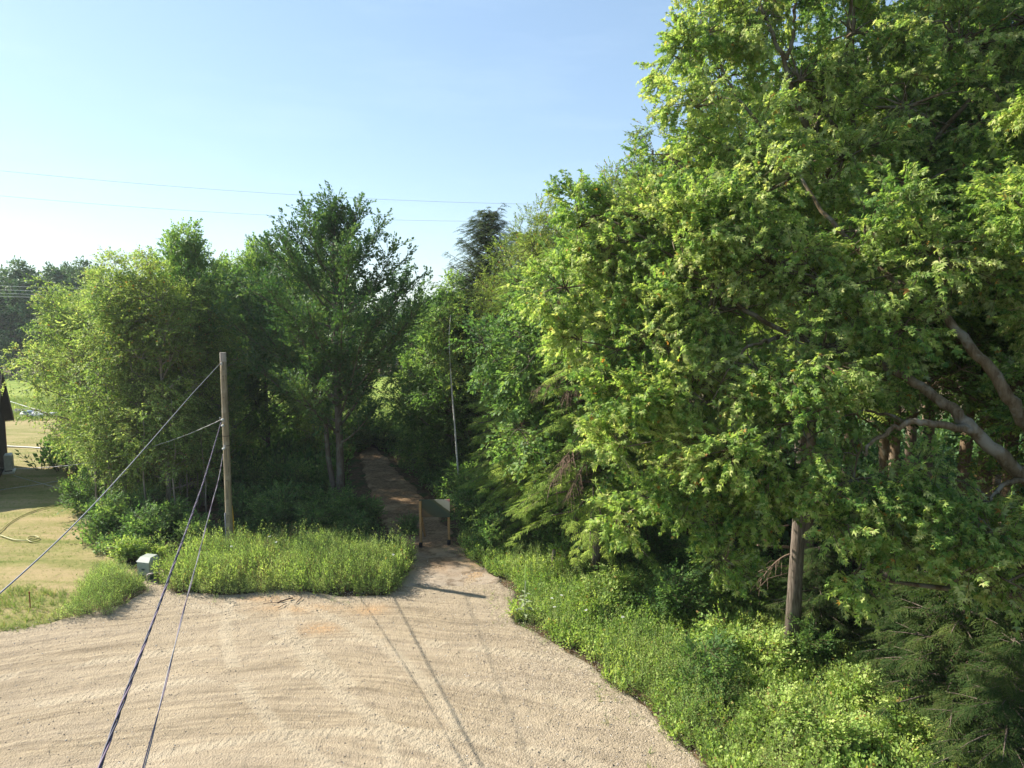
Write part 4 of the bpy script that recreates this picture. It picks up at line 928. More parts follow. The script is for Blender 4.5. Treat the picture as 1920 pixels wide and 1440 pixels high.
WEED = g2([(312, 1085), (322, 1112), (380, 1117), (440, 1114), (520, 1105), (640, 1116), (722, 1114), (756, 1088), (772, 1060), (756, 1036), (700, 1030), (600, 1030), (480, 1032), (400, 1040), (345, 1050)])
scatter('tall_weeds', WEED, 16, 'weed', 'weed_leaf', 'tall feathery yellow green weeds in a band along the far edge of the gravel', 401, .7, 1.45, .8, 1.0)
scatter('feathery_weeds', WEED, 520, 'feather', 'weed_leaf', 'fine feathery tops of the tall weeds', 408, .7, 1.3, .3, 1.0, zr=.80)
scatter('leafy_weeds', WEED, 60, 'goldenrod', 'fresh_leaf', 'leafy stems mixed into the tall weeds', 407, .6, 1.45, .6, 1.0)
scatter('tall_grass', WEED, 9, 'blade', 'grass', 'long grass blades among the weeds at the gravel edge', 402, .5, .95, .8, 1.0)
W2 = g2([(108, 1164), (185, 1158), (240, 1136), (254, 1108), (240, 1075), (190, 1075), (140, 1105)])
scatter('weed_clump', W2, 380, 'feather', 'weed_leaf', 'weedy clump at the lawn corner left of the green cabinet', 403, .8, 1.3, .3, 1.0, zr=.6)
W3 = g2([(-60, 1200), (40, 1178), (110, 1158), (170, 1148), (150, 1110), (60, 1100), (-60, 1110)])
scatter('rough_grass', W3, 70, 'blade', 'grass', 'rough green grass between lawn and gravel at the left edge', 404, .12, .3, .5, 1.0)
LW = g2([(-40, 1120), (130, 1110), (250, 1090), (215, 1045), (160, 960), (170, 860), (120, 800), (-40, 850)])
scatter('lawn_grass', LW, 34, 'blade', 'grass', 'thin dry tufts on the lawn', 405, .05, .12, .4, 1.0)
FE = [np.array(p) for p in [(-62, 57), (-30, 57), (-10, 55), (0, 58), (2, 70), (-66, 74)]]
scatter('field_grass', FE, 9, 'blade', 'grass', 'long bright grass at the near side of the field', 406, .35, .7, .7, 1.0)

BANK = g2([(860, 1010), (885, 1045), (930, 1078), (978, 1102), (975, 1160), (1055, 1205), (1130, 1250), (1210, 1320), (1345, 1445)]) + [np.array(p) for p in [(4.9, 8.), (12, 8), (13, 13), (11.5, 19), (8, 24), (3, 28), (-1.5, 29)]]
bx_ = np.array([p[:2] for p in BANK])
def edge_d(x, y): return sdf(x, y, bx_)
def shade_line(x, y):      # fewer plants under the closed crowns
    return np.clip(1.15 - .16 * np.clip((x - .35 * (y - 12)) - 5.2, 0, 9), .25, 1)
scatter('undergrowth', BANK, 125, 'sprig', 'fresh_leaf', 'dense yellow green undergrowth covering the sunny bank', 411, .55, 1.1, .35, .95, dfn=shade_line)
scatter('goldenrod_growth', BANK, 26, 'goldenrod', 'bush_leaf', 'soft green leafy stems on the bank', 412, .6, 1.2, .75, 1.0, dfn=lambda x, y: (fbm(x * .7, y * .7, 77) > .46) * 1.0 * (x < 7))
scatter('bank_weeds', BANK, 110, 'feather', 'weed_leaf', 'feathery weeds along the edge of the gravel lot', 413, .8, 1.3, .3, 1.0, zr=.7, dfn=lambda x, y: np.clip(1.5 - edge_d(x, y) / 1.6, 0, 1) * (x < 6.5))
scatter('bank_grass', BANK, 26, 'blade', 'grass', 'grass along the foot of the bank', 414, .15, .35, .6, 1.0, dfn=lambda x, y: np.clip(1.3 - edge_d(x, y) / 1.8, .08, 1))
EDGE = [np.array([p[0], p[1]]) for p in bx_[:9]]; EDGE = [p + np.array([-.9, -.35]) for p in EDGE] + [p + np.array([.5, .2]) for p in EDGE[::-1]]
scatter('edge_tufts', EDGE, 22, 'feather', 'weed_leaf', 'low weeds straggling out of the bank onto the gravel', 421, .6, 1.3, .2, .8, zr=.12, dfn=lambda x, y: (fbm(x * 2.2, y * 2.2, 61) > .52) * .8)
scatter('edge_grass', EDGE, 16, 'blade', 'grass', 'sparse grass on the gravel along the bank', 422, .08, .22, .4, 1.0, dfn=lambda x, y: (fbm(x * 1.7, y * 1.7, 62) > .48) * 1.0)
WE = [p[:2] + np.array([0, -.75]) for p in WEED[1:8]] + [p[:2] + np.array([0, .4]) for p in WEED[1:8][::-1]]
scatter('straggling_weeds', WE, 20, 'feather', 'weed_leaf', 'low weeds at the foot of the tall ones', 423, .6, 1.2, .2, .8, zr=.12, dfn=lambda x, y: (fbm(x * 2.2, y * 2.2, 63) > .50) * .8)
scatter('dry_stalks', WEED, 14, 'weed', 'dry_leaf', 'brown seed stalks among the tall weeds', 424, .7, 1.0, .8, 1.0)
WOODR = [np.array(p[:2]) for p in [G(885, 1020), G(862, 990), G(842, 950), G(788, 910), G(752, 872), G(738, 850), G(700, 835), (-13, 54), (-4, 54), (4, 44), (14, 34), (20, 22), (16, 13), (11.5, 14), (9, 22), (3, 27), (-1, 27.5)]]
scatter('forest_undergrowth', WOODR, 22, 'sprig', 'bush_leaf', 'dark leafy undergrowth in the wood right of the track', 415, .8, 1.7, .35, .9)
WOODL = g2([(150, 990), (180, 1040), (260, 1052), (330, 1042), (440, 1030), (560, 1035), (680, 1030), (698, 1005), (668, 950), (645, 905), (640, 865), (600, 845), (400, 840), (220, 835), (150, 880)])
scatter('belt_undergrowth', WOODL, 26, 'sprig', 'bush_leaf', 'leafy undergrowth below the young trees left of the track', 416, .7, 1.6, .35, .9, dfn=lambda x, y: np.clip((fbm(x * .6, y * .6, 88) > .42) + (y > 33), 0, 1))
WB = [np.array(p) for p in [(-27, 38), (-28, 56), (-14, 56), (-14.5, 48), (-9.6, 40), (-10, 35), (-20, 36)]]
WC = [np.array(p) for p in [(6, 27), (0, 40), (4, 56), (40, 50), (44, 22), (28, 14), (18, 20)]]
scatter('thicket', WC, 7, 'sprig', 'maple_leaf_shaded', 'thicket in shade-darkened leaves filling the wood behind the big maples', 419, 2.2, 4.5, .5, 1.0)
scatter('thicket', WB, 11, 'sprig', 'bush_leaf', 'tall dark thicket filling the belt behind the young trees', 418, 2.2, 4.5, .5, 1.0)
FN = g2([(560, 985), (630, 965), (672, 985), (665, 1022), (600, 1030), (480, 1025), (480, 990)])
scatter('fern_patch', FN, 16, 'fern', 'bush_leaf', 'ferns and low plants in front of the twin trunk maple', 417, .8, 1.4, .3, .75)
SP['flower'] = [(np.concatenate([np.array([(.06 * math.cos(a), 0, .06 * math.sin(a)) for a in np.arange(4) * 1.57]) + (0, 1, 0), [(-.006, 0, 0), (.006, 0, 0), (.004, 1, 0), (-.004, 1, 0)]]), np.array([(0, 1, 2, 3), (4, 5, 6, 7)]), np.array([0] * 4 + [1] * 4), np.array([0, 1]))]

# ---------------------------------------------------------------- utility pole and its hardware
PB = G(432, 1040); PT = At(418, 662, PB[1]); PY = float(PB[1])
pole = thing('utility_pole', 'bare round wooden utility pole between the weeds and the young trees', 'utility pole', PB)
def onpole(py):                      # centre of the pole at picture height py
    z = At(425, py, PY)[2]; t = z / PT[2]; return PB * (1 - t) + PT * t
m = MB(); tt = np.linspace(-.03, 1, 12)[:, None]; pts = PB * (1 - tt) + PT * tt - PB
m.tube(pts, np.linspace(.125, .108, 12), 16, jit=.006, rng=np.random.default_rng(3)); m.build('shaft', M['pole_wood'], pole)
m = MB(); m.tube([PT - PB + (0, 0, .0), PT - PB + (0, 0, .02)], [.112, .105], 16); m.tube([PT - PB - (0, 0, .30), PT - PB - (0, 0, .001)], [.1115, .111], 16, cap=False); m.build('weathered_top', M['pole_grey'], pole)
for py, z_ in ((682, 0), (787, 0), (836, 0)):
    c = onpole(py) - PB
    m = MB(); m.box(c + (-.02, -.118, 0), (.07, .02, .10), bev=.004); m.tube([c + (-.02, -.10, 0), c + (-.02, -.19, 0)], .012, 6)
    m.tube(bez(c + (-.11, -.05, .02), c + (-.20, -.10, .22), c + (-.14, -.10, -.02), 6), .010, 5) if py == 787 else None
    m.build('bracket', M['metal'], pole)
for py, dz in ((786, 0), (798, .02), (840, 0)):
    c = onpole(py) - PB + (-.03, -.17, dz); m = MB(); m.tube([c + (-.05, 0, 0), c + (-.02, 0, 0), c + (.02, 0, 0), c + (.05, 0, 0)], [.03, .045, .045, .03], 10); m.build('insulator', M['white_metal'], pole)
for py in (705, 745, 900, 965):
    c = onpole(py) - PB; m = MB(); m.tube([c + (.02, -.105, 0), c + (.02, -.135, 0)], .016, 6); m.build('bolt', M['stick'], pole)
for py in (817, 835):
    c = onpole(py) - PB; m = MB(); m.tube([c + (0, 0, -.012), c + (0, 0, .012)], .122, 16, cap=False); m.build('band', M['stick'], pole)
m = MB(); c0, c1 = onpole(1035) - PB, onpole(960) - PB
m.tube([c0 + (-.10, -.10, 0), c1 + (-.095, -.10, 0)], .02, 8); m.build('conduit', M['cable_grey'], pole)
gg = G(440, 1012); gd = thing('guy_guard', 'yellow plastic guard on the stay wire just right of the pole foot', 'guy guard', gg)
m = MB(); m.tube([np.array([0, 0, -.05]), At(436, 968, gg[1] - .0) - gg, At(434, 948, gg[1]) - gg], [.045, .042, .035], 8); m.build('sleeve', M['yellow'], gd)
m = MB(); m.tube([np.array([0, 0, -.1]), At(434, 948, gg[1]) - gg, onpole(690) - gg + (.1, .02, 0)], .008, 5); m.build('stay_wire', M['cable_grey'], gd)

# ---------------------------------------------------------------- cables
def vplane(pts, a, b):               # picture path of a straight span seen in the vertical plane x = a + b*y
    out = []
    for px, py in pts:
        d = ray(px, py); t = a / (d[0] - b * d[1]); out.append(np.array([d[0] * t, d[1] * t, HC + d[2] * t]))
    return np.array(out)
def smooth(p, n=60):
    p = np.asarray(p, float); s = np.concatenate([[0], np.cumsum(np.linalg.norm(np.diff(p, axis=0), axis=1))]); t = np.linspace(0, s[-1], n)
    q = np.stack([np.interp(t, s, p[:, i]) for i in range(3)], -1)
    for _ in range(14): q[1:-1] = (q[:-2] + q[1:-1] * 2 + q[2:]) / 4
    return q
def twisted(name, label, p, rad, sep, pitch, mats, cat='cable', extra=None, n=700):
    p = smooth(p, 60); root = thing(name, label, cat, p[0]); q = p - p[0]
    s = np.concatenate([[0], np.cumsum(np.linalg.norm(np.diff(q, axis=0), axis=1))]); t = np.linspace(0, s[-1], n)
    c = np.stack([np.interp(t, s, q[:, i]) for i in range(3)], -1); tg = nrm(np.gradient(c, axis=0)); u = nrm(np.cross(tg, np.array([0, 0, 1.]))); v = np.cross(tg, u)
    K = len(mats)
    for k, mt in enumerate(mats):
        ph = t / pitch * 2 * math.pi + k * 2 * math.pi / K
        w = sep * (1 + .2 * np.sin(t * 1.7))
        mb = MB(); mb.tube(c + (np.cos(ph) * w)[:, None] * u + (np.sin(ph) * w)[:, None] * v, rad, 6); mb.build('conductor', M[mt], root)
    return root
def wire(name, label, p, rad, mt, n=40, cat='cable', group=None, sm=True, nn=6):
    q = smooth(p, n) if sm else np.asarray(p, float); mb = MB(); mb.tube(q - q[0], rad, nn); o = mb.build(name, M[mt], None, q[0]); tag(o, label, cat, group); return o
a0 = onpole(790) + (-.10, -.12, 0)
c1 = vplane([(383, 900), (356, 977), (327, 1055), (299, 1135), (283, 1177), (255, 1250), (219, 1340), (188, 1432), (172, 1480), (140, 1575)], -1.32, -.372)
ext = c1[-1] + (c1[-1] - c1[-2]) * 3.5
twisted('service_cable', 'thick dark twisted power cable, the left of the pair crossing the gravel', [a0] + list(c1) + [ext], .0085, .0095, .95, ['cable_dark', 'cable_purple', 'cable_dark'])
a1 = onpole(850) + (-.08, -.12, 0)
c2 = vplane([(410, 900), (397, 945), (385, 992), (360, 1090), (347, 1130), (330, 1200), (317, 1257), (308, 1293), (293, 1360), (271, 1438), (260, 1480), (230, 1580)], -1.0, -.382)
ext = c2[-1] + (c2[-1] - c2[-2]) * 3.5
twisted('telephone_cable', 'thin pair of grey purple cables right of the thick twisted one', [a1] + list(c2) + [ext], .0055, .006, 3.1, ['cable_grey', 'cable_purple'])
gt = onpole(682) + (-.11, -.02, 0)
def lerp_img(p, q, Y0, Y1, n=8):
    out = []
    for k in range(n + 1):
        t = k / n; iy = (1 - t) / Y0 + t / Y1
        out.append(At(p[0] + (q[0] - p[0]) * t, p[1] + (q[1] - p[1]) * t, 1 / iy))
    return out
gl = lerp_img((412, 680), (0, 1113), PY, 6.5); gl = [gt] + [p + np.array([0, 0, -.14 * math.sin(math.pi * k / 8)]) for k, p in enumerate(gl)][1:]
gl.append(gl[-1] + (gl[-1] - gl[-2]) * 3)
wire('messenger_cable', 'pale steel cable running from the pole top down to the left frame edge', gl, .009, 'cable_grey', 60)
AC = G(0, 893)
hc = [onpole(786) + (-.1, -.1, 0), At(380, 803, 25.5), At(340, 820, 26.3), At(290, 836, 27.3), At(230, 855, 28.5), At(150, 871, 30.2), At(90, 876, 31.5), At(20, 880, 33.2), At(-40, 872, 34.6)]
twisted('house_cable', 'pale twisted cable from the pole sagging over to the dark house', hc, .008, .009, 1.6, ['cable_grey', 'string'])
# overhead lines
TL = 'thin overhead lines against the sky'
def far_wire(label, p, q, Y0, Y1, sag, rad, group):
    a, b = At(*p, Y0), At(*q, Y1); e = (b - a) * .25; t = np.linspace(-.25, 1.25, 30)[:, None]
    P = a + (b - a) * t; P[:, 2] += sag * 4 * ((t[:, 0] - .5) ** 2 - .25)
    return wire('overhead_line', label, P, rad, 'wire_far', group=group, sm=False, nn=5)
far_wire('upper of the two long thin lines crossing the whole sky', (0, 320), (1010, 383), 58, 66, .5, .013, TL)
far_wire('lower of the two long thin lines crossing the whole sky', (0, 367), (900, 415), 58, 66, .45, .012, TL)
LL = 'low lines at treetop height above the field'
for k, (ya, yb) in enumerate([(536, 545), (543.5, 549.5), (550, 556), (555.5, 562)]):
    far_wire(['topmost', 'second', 'third', 'lowest'][k] + ' of the four low lines seen over the field at treetop height', (0, ya), (830, yb), 96, 97, .4, .022, LL)

# ---------------------------------------------------------------- house at the left edge
P0 = np.array([-29.55, 40.0]); hd = nrm(np.array([.53, -.85])); hn = np.array([-hd[1], hd[0]])   # along gable, outward
if hn[0] < 0: hn = -hn
EZ, RZ, HW = 2.75, 5.95, 4.7
HX = np.array([[hd[0], hn[0], 0], [hd[1], hn[1], 0], [0, 0, 1.]])       # local (u along gable, v outward, z)
house = thing('house', 'dark sided house with brown roof edge cut off by the left frame edge', 'house', (P0[0], P0[1], 0))
def H(u, v, z): return np.array([hd[0] * u + hn[0] * v, hd[1] * u + hn[1] * v, z])
m = MB(); u0, u1, vb, v0 = .45, 2 * HW - .45, -14, -.45; s_ = (RZ - EZ) / HW
z0_ = EZ + .45 * s_ - .18; zr = RZ - .18
vs = [H(u0, v0, -.1), H(u1, v0, -.1), H(u1, v0, z0_), H(HW, v0, zr), H(u0, v0, z0_), H(u0, vb, -.1), H(u1, vb, -.1), H(u1, vb, z0_), H(HW, vb, zr), H(u0, vb, z0_)]
m.add(vs, [(0, 1, 2, 3, 4), (9, 8, 7, 6, 5), (1, 6, 7, 2), (5, 0, 4, 9)], smooth=False); m.build('wall', M['siding'], house)
m = MB()
for k in range(0, 46):             # vertical battens
    u = u0 + .1 + k * .2
    if u > u1 - .05: break
    zt = min(z0_ + (u - u0) * s_, z0_ + (u1 - u) * s_) - .03
    m.box(H(u, v0 + .012, zt / 2), (.035, .03, zt), rot=HX)
m.build('battens', M['siding'], house)
m = MB(); th = .16
for sgn, ua, ub in ((0, -.0, HW), (1, 2 * HW, HW)):
    vs = [H(ua, .0, EZ), H(ub, .0, RZ), H(ub, vb - .5, RZ), H(ua, vb - .5, EZ)]; lo = [v - (0, 0, th) for v in vs]
    m.add(vs + lo, [(0, 1, 2, 3), (7, 6, 5, 4), (0, 4, 5, 1), (2, 6, 7, 3), (3, 7, 4, 0)], smooth=False)
m.build('roof', M['roofing'], house)
for ua, ub in ((-.02, HW), (2 * HW + .02, HW)):
    m = MB(); A_, B_ = H(ua, .02, EZ + .03), H(ub, .02, RZ + .03); A2, B2 = A_ - (0, 0, .30), B_ - (0, 0, .30); o_ = H(0, .03, 0)
    m.add([A_, B_, B2, A2, A_ + o_, B_ + o_, B2 + o_, A2 + o_], [(4, 5, 6, 7), (0, 1, 5, 4), (3, 7, 6, 2), (0, 4, 7, 3)], smooth=False); m.build('fascia', M['trim_brown'], house)
m = MB(); m.box(H(u0 - .02, v0 + .02, z0_ / 2), (.12, .12, z0_), rot=HX, bev=.01); m.build('corner_board', M['trim_brown'], house)
m = MB(); m.tube([H(u0 - .10, v0 + .06, 0), H(u0 - .10, v0 + .06, z0_ - .25), H(.05, -.15, EZ - .15)], .04, 8); m.build('downspout', M['downspout'], house)
# air conditioner outdoor unit
ap = H(2.75, -.12, 0) + np.array([P0[0], P0[1], 0]); ac = thing('heat_pump', 'white grilled heat pump unit standing by the dark house wall', 'heat pump', ap)
Rl = HX
m = MB(); m.box((0, 0, .05), (1.15, .55, .12), rot=Rl, bev=.02); m.build('plinth', M['white_metal'], ac)
m = MB(); m.box((0, 0, .60), (.95, .36, .86), rot=Rl, bev=.03); m.build('casing', M['white_metal'], ac)
m = MB(); m.box(H(0, .185, .60), (.74, .01, .66), rot=Rl); m.build('grille', M['grille'], ac)
for k in range(4):
    m = MB(); m.box(H(-.30 + .2 * k, .20, .60), (.03, .02, .68), rot=Rl); m.build('grille_bar', M['white_metal'], ac)
for s in (-1, 1):
    m = MB(); m.box(H(.36 * s, 0, .14), (.08, .34, .07), rot=Rl); m.build('foot', M['grille'], ac)
hr = G(-2, 886); rl = thing('hose_reel', 'white round reel end peeping in at the left frame edge below the heat pump', 'hose reel', hr + (0, 0, .25))
m = MB(); an = np.linspace(0, 2 * math.pi, 17); m.tube(np.stack([.16 * np.cos(an), 0 * an, .16 * np.sin(an)], -1), .045, 8, cap=False); m.build('rim', M['boat_white'], rl)
m = MB(); m.tube([(0, -.05, 0), (0, .12, 0)], .07, 10); m.build('hub', M['grille'], rl)
m = MB(); m.box((0, .03, -.17), (.10, .10, .20), bev=.01); m.build('stand', M['grille'], rl)

# ---------------------------------------------------------------- hoses, cords and stakes on the lawn
def onground(pts, z=.03): return [G(x, y) + np.array([0, 0, z]) for x, y in pts]
wire('irrigation_pipe', 'long pale pipe lying across the lawn beyond the house shadow', onground([(10, 838), (40, 839.5), (70, 841), (95, 844), (118, 847), (150, 849)], .05), .06, 'hose_pale', cat='pipe')
wire('garden_hose', 'looped yellow green garden hose on the tan lawn', onground([(-30, 1000), (0, 1005), (25, 1014), (52, 1016), (70, 1013), (76, 1010), (66, 1006), (52, 1008), (50, 1014), (60, 1019), (72, 1016)], .04), .022, 'hose', 90, cat='hose')
wire('garden_hose', 'second garden hose curving out of the house shadow', onground([(-20, 1010), (0, 998), (12, 986), (30, 974), (60, 960), (90, 952), (115, 946)], .04), .020, 'hose', 60, cat='hose')
wire('white_cord', 'thin white cord on the shaded lawn running up to the right', onground([(-20, 924), (0, 920), (40, 914), (80, 909), (100, 904), (124, 902)], .04), .016, 'string', cat='cord')
wire('white_cord', 'thin white cord on the shaded lawn running down to the right', onground([(26, 893), (50, 900), (82, 909), (104, 915), (128, 923)], .04), .014, 'string', cat='cord')
sp = G(57, 1142); st = thing('survey_stake', 'short rusty iron stake in the rough grass at the left', 'stake', sp)
m = MB(); m.tube([(0, 0, -.1), (.0, 0, .5)], .016, 8); m.tube([(0, 0, .48), (0, 0, .53)], .022, 8); m.build('rod', M['rust'], st)
# green utility cabinet
cb = G(279, 1083); cab = thing('utility_cabinet', 'small green utility cabinet at the end of the gravel by the shrubs', 'cabinet', cb, -.25)
m = MB(); m.box((0, 0, .07), (.44, .42, .18), bev=.01); m.build('base', M['box_dark'], cab)
m = MB(); w_, d_ = .23, .22
vs = [(-w_, -d_, .165), (w_, -d_, .165), (w_, d_, .165), (-w_, d_, .165), (-w_, -d_, .60), (w_, -d_, .60), (w_, d_, .60), (-w_, d_, .60)]
m.add(vs, [(0, 1, 5, 4), (1, 2, 6, 5), (2, 3, 7, 6), (3, 0, 4, 7)], smooth=False); m.build('body', M['box_green'], cab)
m = MB(); vs = [(-w_ - .02, -d_ - .02, .60), (w_ + .02, -d_ - .02, .60), (w_ + .02, d_ + .02, .60), (-w_ - .02, d_ + .02, .60), (-w_ + .03, -d_ + .12, .73), (w_ - .03, -d_ + .12, .73), (w_ - .03, d_ - .02, .74), (-w_ + .03, d_ - .02, .74)]
m.add(vs, [(0, 1, 5, 4), (1, 2, 6, 5), (2, 3, 7, 6), (3, 0, 4, 7), (4, 5, 6, 7), (3, 2, 1, 0)], smooth=False); m.build('lid', M['box_green'], cab)
m = MB(); m.box((0, -d_ - .012, .36), (.10, .02, .05), bev=.004); m.build('latch', M['box_dark'], cab)
q = G(276, 1092)
pp = thing('bent_pipe', 'pale pinkish bent pipe standing in front of the green cabinet', 'pipe', q)
m = MB(); m.tube([(0, 0, -.08), (0, 0, .20), (.01, 0, .25), (.05, .02, .27), (.22, .05, .30), (.40, .08, .31)], .022, 8); m.build('tube', M['pale_pipe'], pp)

# ---------------------------------------------------------------- signboard on trestle legs
sL, sR = G(789, 1027), G(842, 1022); sc_ = (sL + sR) / 2
sg = thing('signboard', 'signboard on two wooden trestles standing in the mouth of the dirt track', 'signboard', sc_)
def sm_board():
    m_, nt, b = mat('board_face', .5, .4); N = NB(nt); o = N.sep(N.obj())
    # o.x across (m), o.z up (m): dark field, cream corner with a pink tip
    d = N.math('ADD', o[0], N.math('MULTIPLY', o[2], 1.34))
    w = N.noise(N.obj(), 2.2, 2)
    c = N.ramp(N.math('ADD', N.math('MULTIPLY', d, .4348), N.math('ADD', N.math('MULTIPLY', w, .06), .47)), [(0, (.060, .042, .024)), (.27, (.10, .065, .034)), (.33, (.032, .040, .020)), (.60, (.018, .040, .026)), (.675, (.06, .065, .024)), (.70, (.40, .36, .27)), (.86, (.46, .42, .34)), (.93, (.50, .13, .15))])
    nt.links.new(c, b.inputs['Base Color']); return m_
w2 = (sR[0] - sL[0]) / 2; zt = At(812, 936, sc_[1])[2]; zb = At(812, 969, sc_[1])[2]
m = MB(); m.box((0, -.05, 0), (2 * w2 + .12, .03, zt - zb), bev=.006); o = m.build('panel', sm_board(), sg, (0, 0, (zt + zb) / 2))
for s, P_ in ((-1, sL), (1, sR)):
    x = P_[0] - sc_[0]; y = P_[1] - sc_[1]
    m = MB(); m.box((x, y + .0, (zt) / 2 + .03), (.085, .085, zt - .12), bev=.008); m.build('leg', M['board_wood'], sg)
    m = MB(); m.box((x, y, .10), (.13, .15, .24), bev=.03); m.build('foot_boot', M['boot_black'], sg)
    a_ = np.array([x - .03, y + .06, zb + .35]); b2 = np.array([x - .06 * s - .06, y + 1.3, .0]); dd = b2 - a_; L_ = np.linalg.norm(dd)
    q_ = Vector(dd).to_track_quat('Z', 'Y').to_matrix()
    m = MB(); m.box((a_ + b2) / 2, (.075, .045, L_), rot=np.array(q_), bev=.006); m.build('strut', M['board_wood'], sg)
m = MB(); m.box((0, .02, zb + .12), (2 * w2, .04, .09), bev=.006); m.build('rail', M['board_wood'], sg)

# ---------------------------------------------------------------- sticks, stump, mullein
SG = 'dry sticks on the gravel'
for k, (p, q2, r_, lab) in enumerate([((520, 1132), (549, 1124), .020, 'thick dark stick on the gravel, the longest'), ((493, 1134), (520, 1133), .008, 'thin pale twig left of the thick stick'), ((521, 1142), (538, 1134), .008, 'thin twig in front of the thick stick'),
                                     ((555, 1133), (566, 1123), .012, 'short stick right of the thick one')]):
    a_, b2 = G(*p) + (0, 0, .03), G(*q2) + (0, 0, .05); mm = (a_ + b2) / 2 + np.array([.03, .04, .03])
    wire('stick', lab, bez(a_, mm, b2, 7), r_, 'stick', 12, 'stick', SG)
sp = G(1037, 1078); su = thing('stump_post', 'short grey weathered post standing among the undergrowth', 'post', sp)
m = MB(); m.tube([(0, 0, -.1), (.01, 0, .5), (.03, 0, .85), (.035, 0, .88)], [.075, .065, .06, .045], 9, jit=.06, rng=np.random.default_rng(4)); m.build('shaft', M['bark_grey'], su)
mp = G(984, 1160); mu = thing('mullein_plant', 'tall pale mullein with broad drooping leaves at the gravel edge', 'plant', mp); r = np.random.default_rng(8)
m = MB(); m.tube([(0, 0, -.05), (0, .02, .6), (.02, .02, 1.15)], [.02, .016, .012], 6); m.build('stem', M['mullein'], mu)
for k in range(16):
    z = .04 + k * .052; az = k * 2.4; L_ = .34 * (1 - .6 * k / 16); d = np.array([math.cos(az), math.sin(az), .45]); V0, Q0 = leaf_shape('kite')
    V0 = np.array([(0, 0, 0), (.2, .3, .03), (.19, .65, -.02), (0, 1, -.25), (-.19, .65, -.02), (-.2, .3, .03), (0, .5, -.03)]); Fm = frames(d[None], np.array([[0, 0, 1.]]))[0]
    m = MB(); m.add(np.array([0, 0, z]) + (V0 * L_ * (1, 1, 1.6)) @ Fm.T, [(0, 1, 6, 5), (1, 2, 3, 6), (5, 6, 3, 4)], 0, r.random((7, 3))); m.build('leaf', M['mullein'], mu)
m = MB(); m.tube([(.02, .02, 1.12), (.02, .02, 1.2), (.02, .03, 1.5), (.02, .03, 1.58)], [.018, .028, .022, .006], 8); m.build('flower_spike', M['weed_leaf'], mu)

# ---------------------------------------------------------------- things at the far end of the lawn
bp = G(75, 782); bo = thing('rowing_boat', 'small white upturned boat lying at the far edge of the lawn', 'boat', bp, .12)
m = MB(); L_, W_ = 2.9, 1.15; ks = np.linspace(0, 1, 13); prof = []
for t in ks:
    w = W_ / 2 * (1 - abs(2 * t - .9) ** 2.6 * .75 if t > .45 else 1 - abs(2 * t - .9) ** 3 * .45); hgt = .40 * (1 - .35 * t)
    prof.append([(L_ * (t - .5), -w, .12 + .10 * t), (L_ * (t - .5), -w * .9, hgt * .6 + .1), (L_ * (t - .5), -w * .45, hgt + .08), (L_ * (t - .5), 0, hgt + .14), (L_ * (t - .5), w * .45, hgt + .08), (L_ * (t - .5), w * .9, hgt * .6 + .1), (L_ * (t - .5), w, .12 + .10 * t)])
V = np.array(prof).reshape(-1, 3); Q = [(i * 7 + j, i * 7 + j + 1, i * 7 + j + 8, i * 7 + j + 7) for i in range(12) for j in range(6)]
m.add(V, Q); m.build('hull', M['boat_white'], bo)
for s in (-1, 1):
    m = MB(); m.tube([tuple(p[0 if s < 0 else 6]) for p in prof], .045, 6); m.build('gunwale', M['boat_hull'], bo)
m = MB(); m.box((-.95, 0, .50), (.55, .7, .14), bev=.04); m.build('seat', M['boat_blue'], bo)
ps = G(28, 775); pile = thing('rubble_pile', 'long low heap of pale stones and broken boards left of the boat', 'rubble pile', ps, .1)
m = MB(); r = np.random.default_rng(17)
for k in range(70):
    x = r.uniform(-1.9, 1.9); s = r.uniform(.08, .26); z = abs(r.normal(0, .12)) * (1 - abs(x) / 2.4) + s * .3
    q_ = Euler(tuple(r.uniform(0, 3, 3))).to_matrix(); m.box((x, r.normal(0, .28), z), (s * 1.4, s, s * .7), rot=np.array(q_), bev=s * .22)
m.build('stones', M['rubble'], pile)
for k in range(5):
    m = MB(); a_ = np.array([-1.6 + k * .7, r.uniform(-.1, .5), .30]); m.box(a_, (1.4, .10, .03), rot=np.array(Euler((0, r.uniform(-.1, .15), r.uniform(-.4, .4))).to_matrix())); m.build('board', M['hose_pale'], pile)
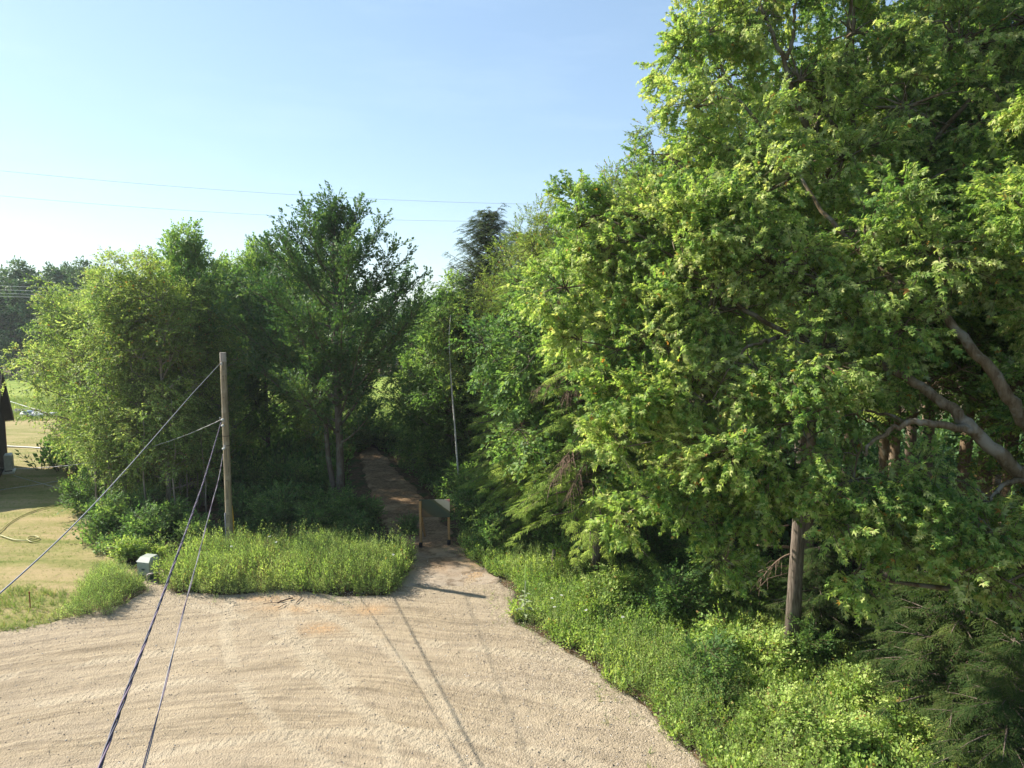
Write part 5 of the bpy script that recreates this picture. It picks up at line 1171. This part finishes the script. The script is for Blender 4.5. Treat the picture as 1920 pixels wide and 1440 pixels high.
wire('pole_on_ground', 'long pale pole leaning over the rubble heap in the field', [G(16, 757) + (0, 0, .3), G(40, 765) + (0, 0, .3), G(62, 770) + (0, 0, .2), G(80, 772) + (0, 0, .1)], .035, 'boat_white', cat='pole')
# white flowers in the weeds and on the bank
WF = 'white wild flowers'
def flower_proto():
    r = np.random.default_rng(9); root = thing('wild_flower', 'x', 'flower', (0, 0, 0), 0, WF)
    m = MB(); m.tube([(0, 0, 0), (.02, .01, .5), (.0, .02, 1.)], .005, 4, cap=False); m.build('stem', M['weed_leaf'], root)
    m = MB()
    for k in range(9):
        a = k * 2.4; q = .045 * math.sqrt(k / 9) * 1.3; m.box((q * math.cos(a), .02 + q * math.sin(a), 1.0 + .01 * (k % 3)), (.028, .028, .012), bev=.004)
    m.build('head', M['flower_white'], root); return root
wf = flower_proto()
for k, (px, py, h, lab) in enumerate([(507, 1068, 1.15, 'white flower head in the tall weeds, the larger of two close together'), (520, 1074, 1.05, 'white flower head just right of the larger one in the weeds'), (437, 1086, 1.1, 'white flower in the weeds near the pole'), (739, 1100, 1.05, 'white flower at the right end of the weeds'),
                                     (1034, 1170, .75, 'white flower on the bank nearest the mullein'), (1052, 1168, .8, 'white flower on the bank right of the mullein'), (1039, 1185, .7, 'lowest white flower near the gravel edge'), (1099, 1195, .75, 'white flower on the bank by the bright shrub'), (1168, 1205, .7, 'white flower on the middle of the bank')]):
    loc = G(px, py)
    if k == 0: wf.location = loc.tolist(); wf.scale = (.7, .7, h); wf['label'] = lab
    else: copy_tree(wf, lab, loc, k, (.7, .7, h), WF)

# ---------------------------------------------------------------- summer haze
m_ = bpy.data.materials.new('haze'); m_.use_nodes = True; nt = m_.node_tree; nt.nodes.clear()
vo_ = nt.nodes.new('ShaderNodeVolumePrincipled'); vo_.inputs['Color'].default_value = (.86, .93, 1, 1); vo_.inputs['Density'].default_value = .00032; vo_.inputs['Anisotropy'].default_value = .3
ou = nt.nodes.new('ShaderNodeOutputMaterial'); nt.links.new(vo_.outputs[0], ou.inputs['Volume'])
b = MB(); b.box((0, 500, 12), (1420, 1840, 26.4)); hz = b.build('haze', m_); hz['kind'] = 'stuff'; hz['label'] = 'thin bluish summer haze in the air'
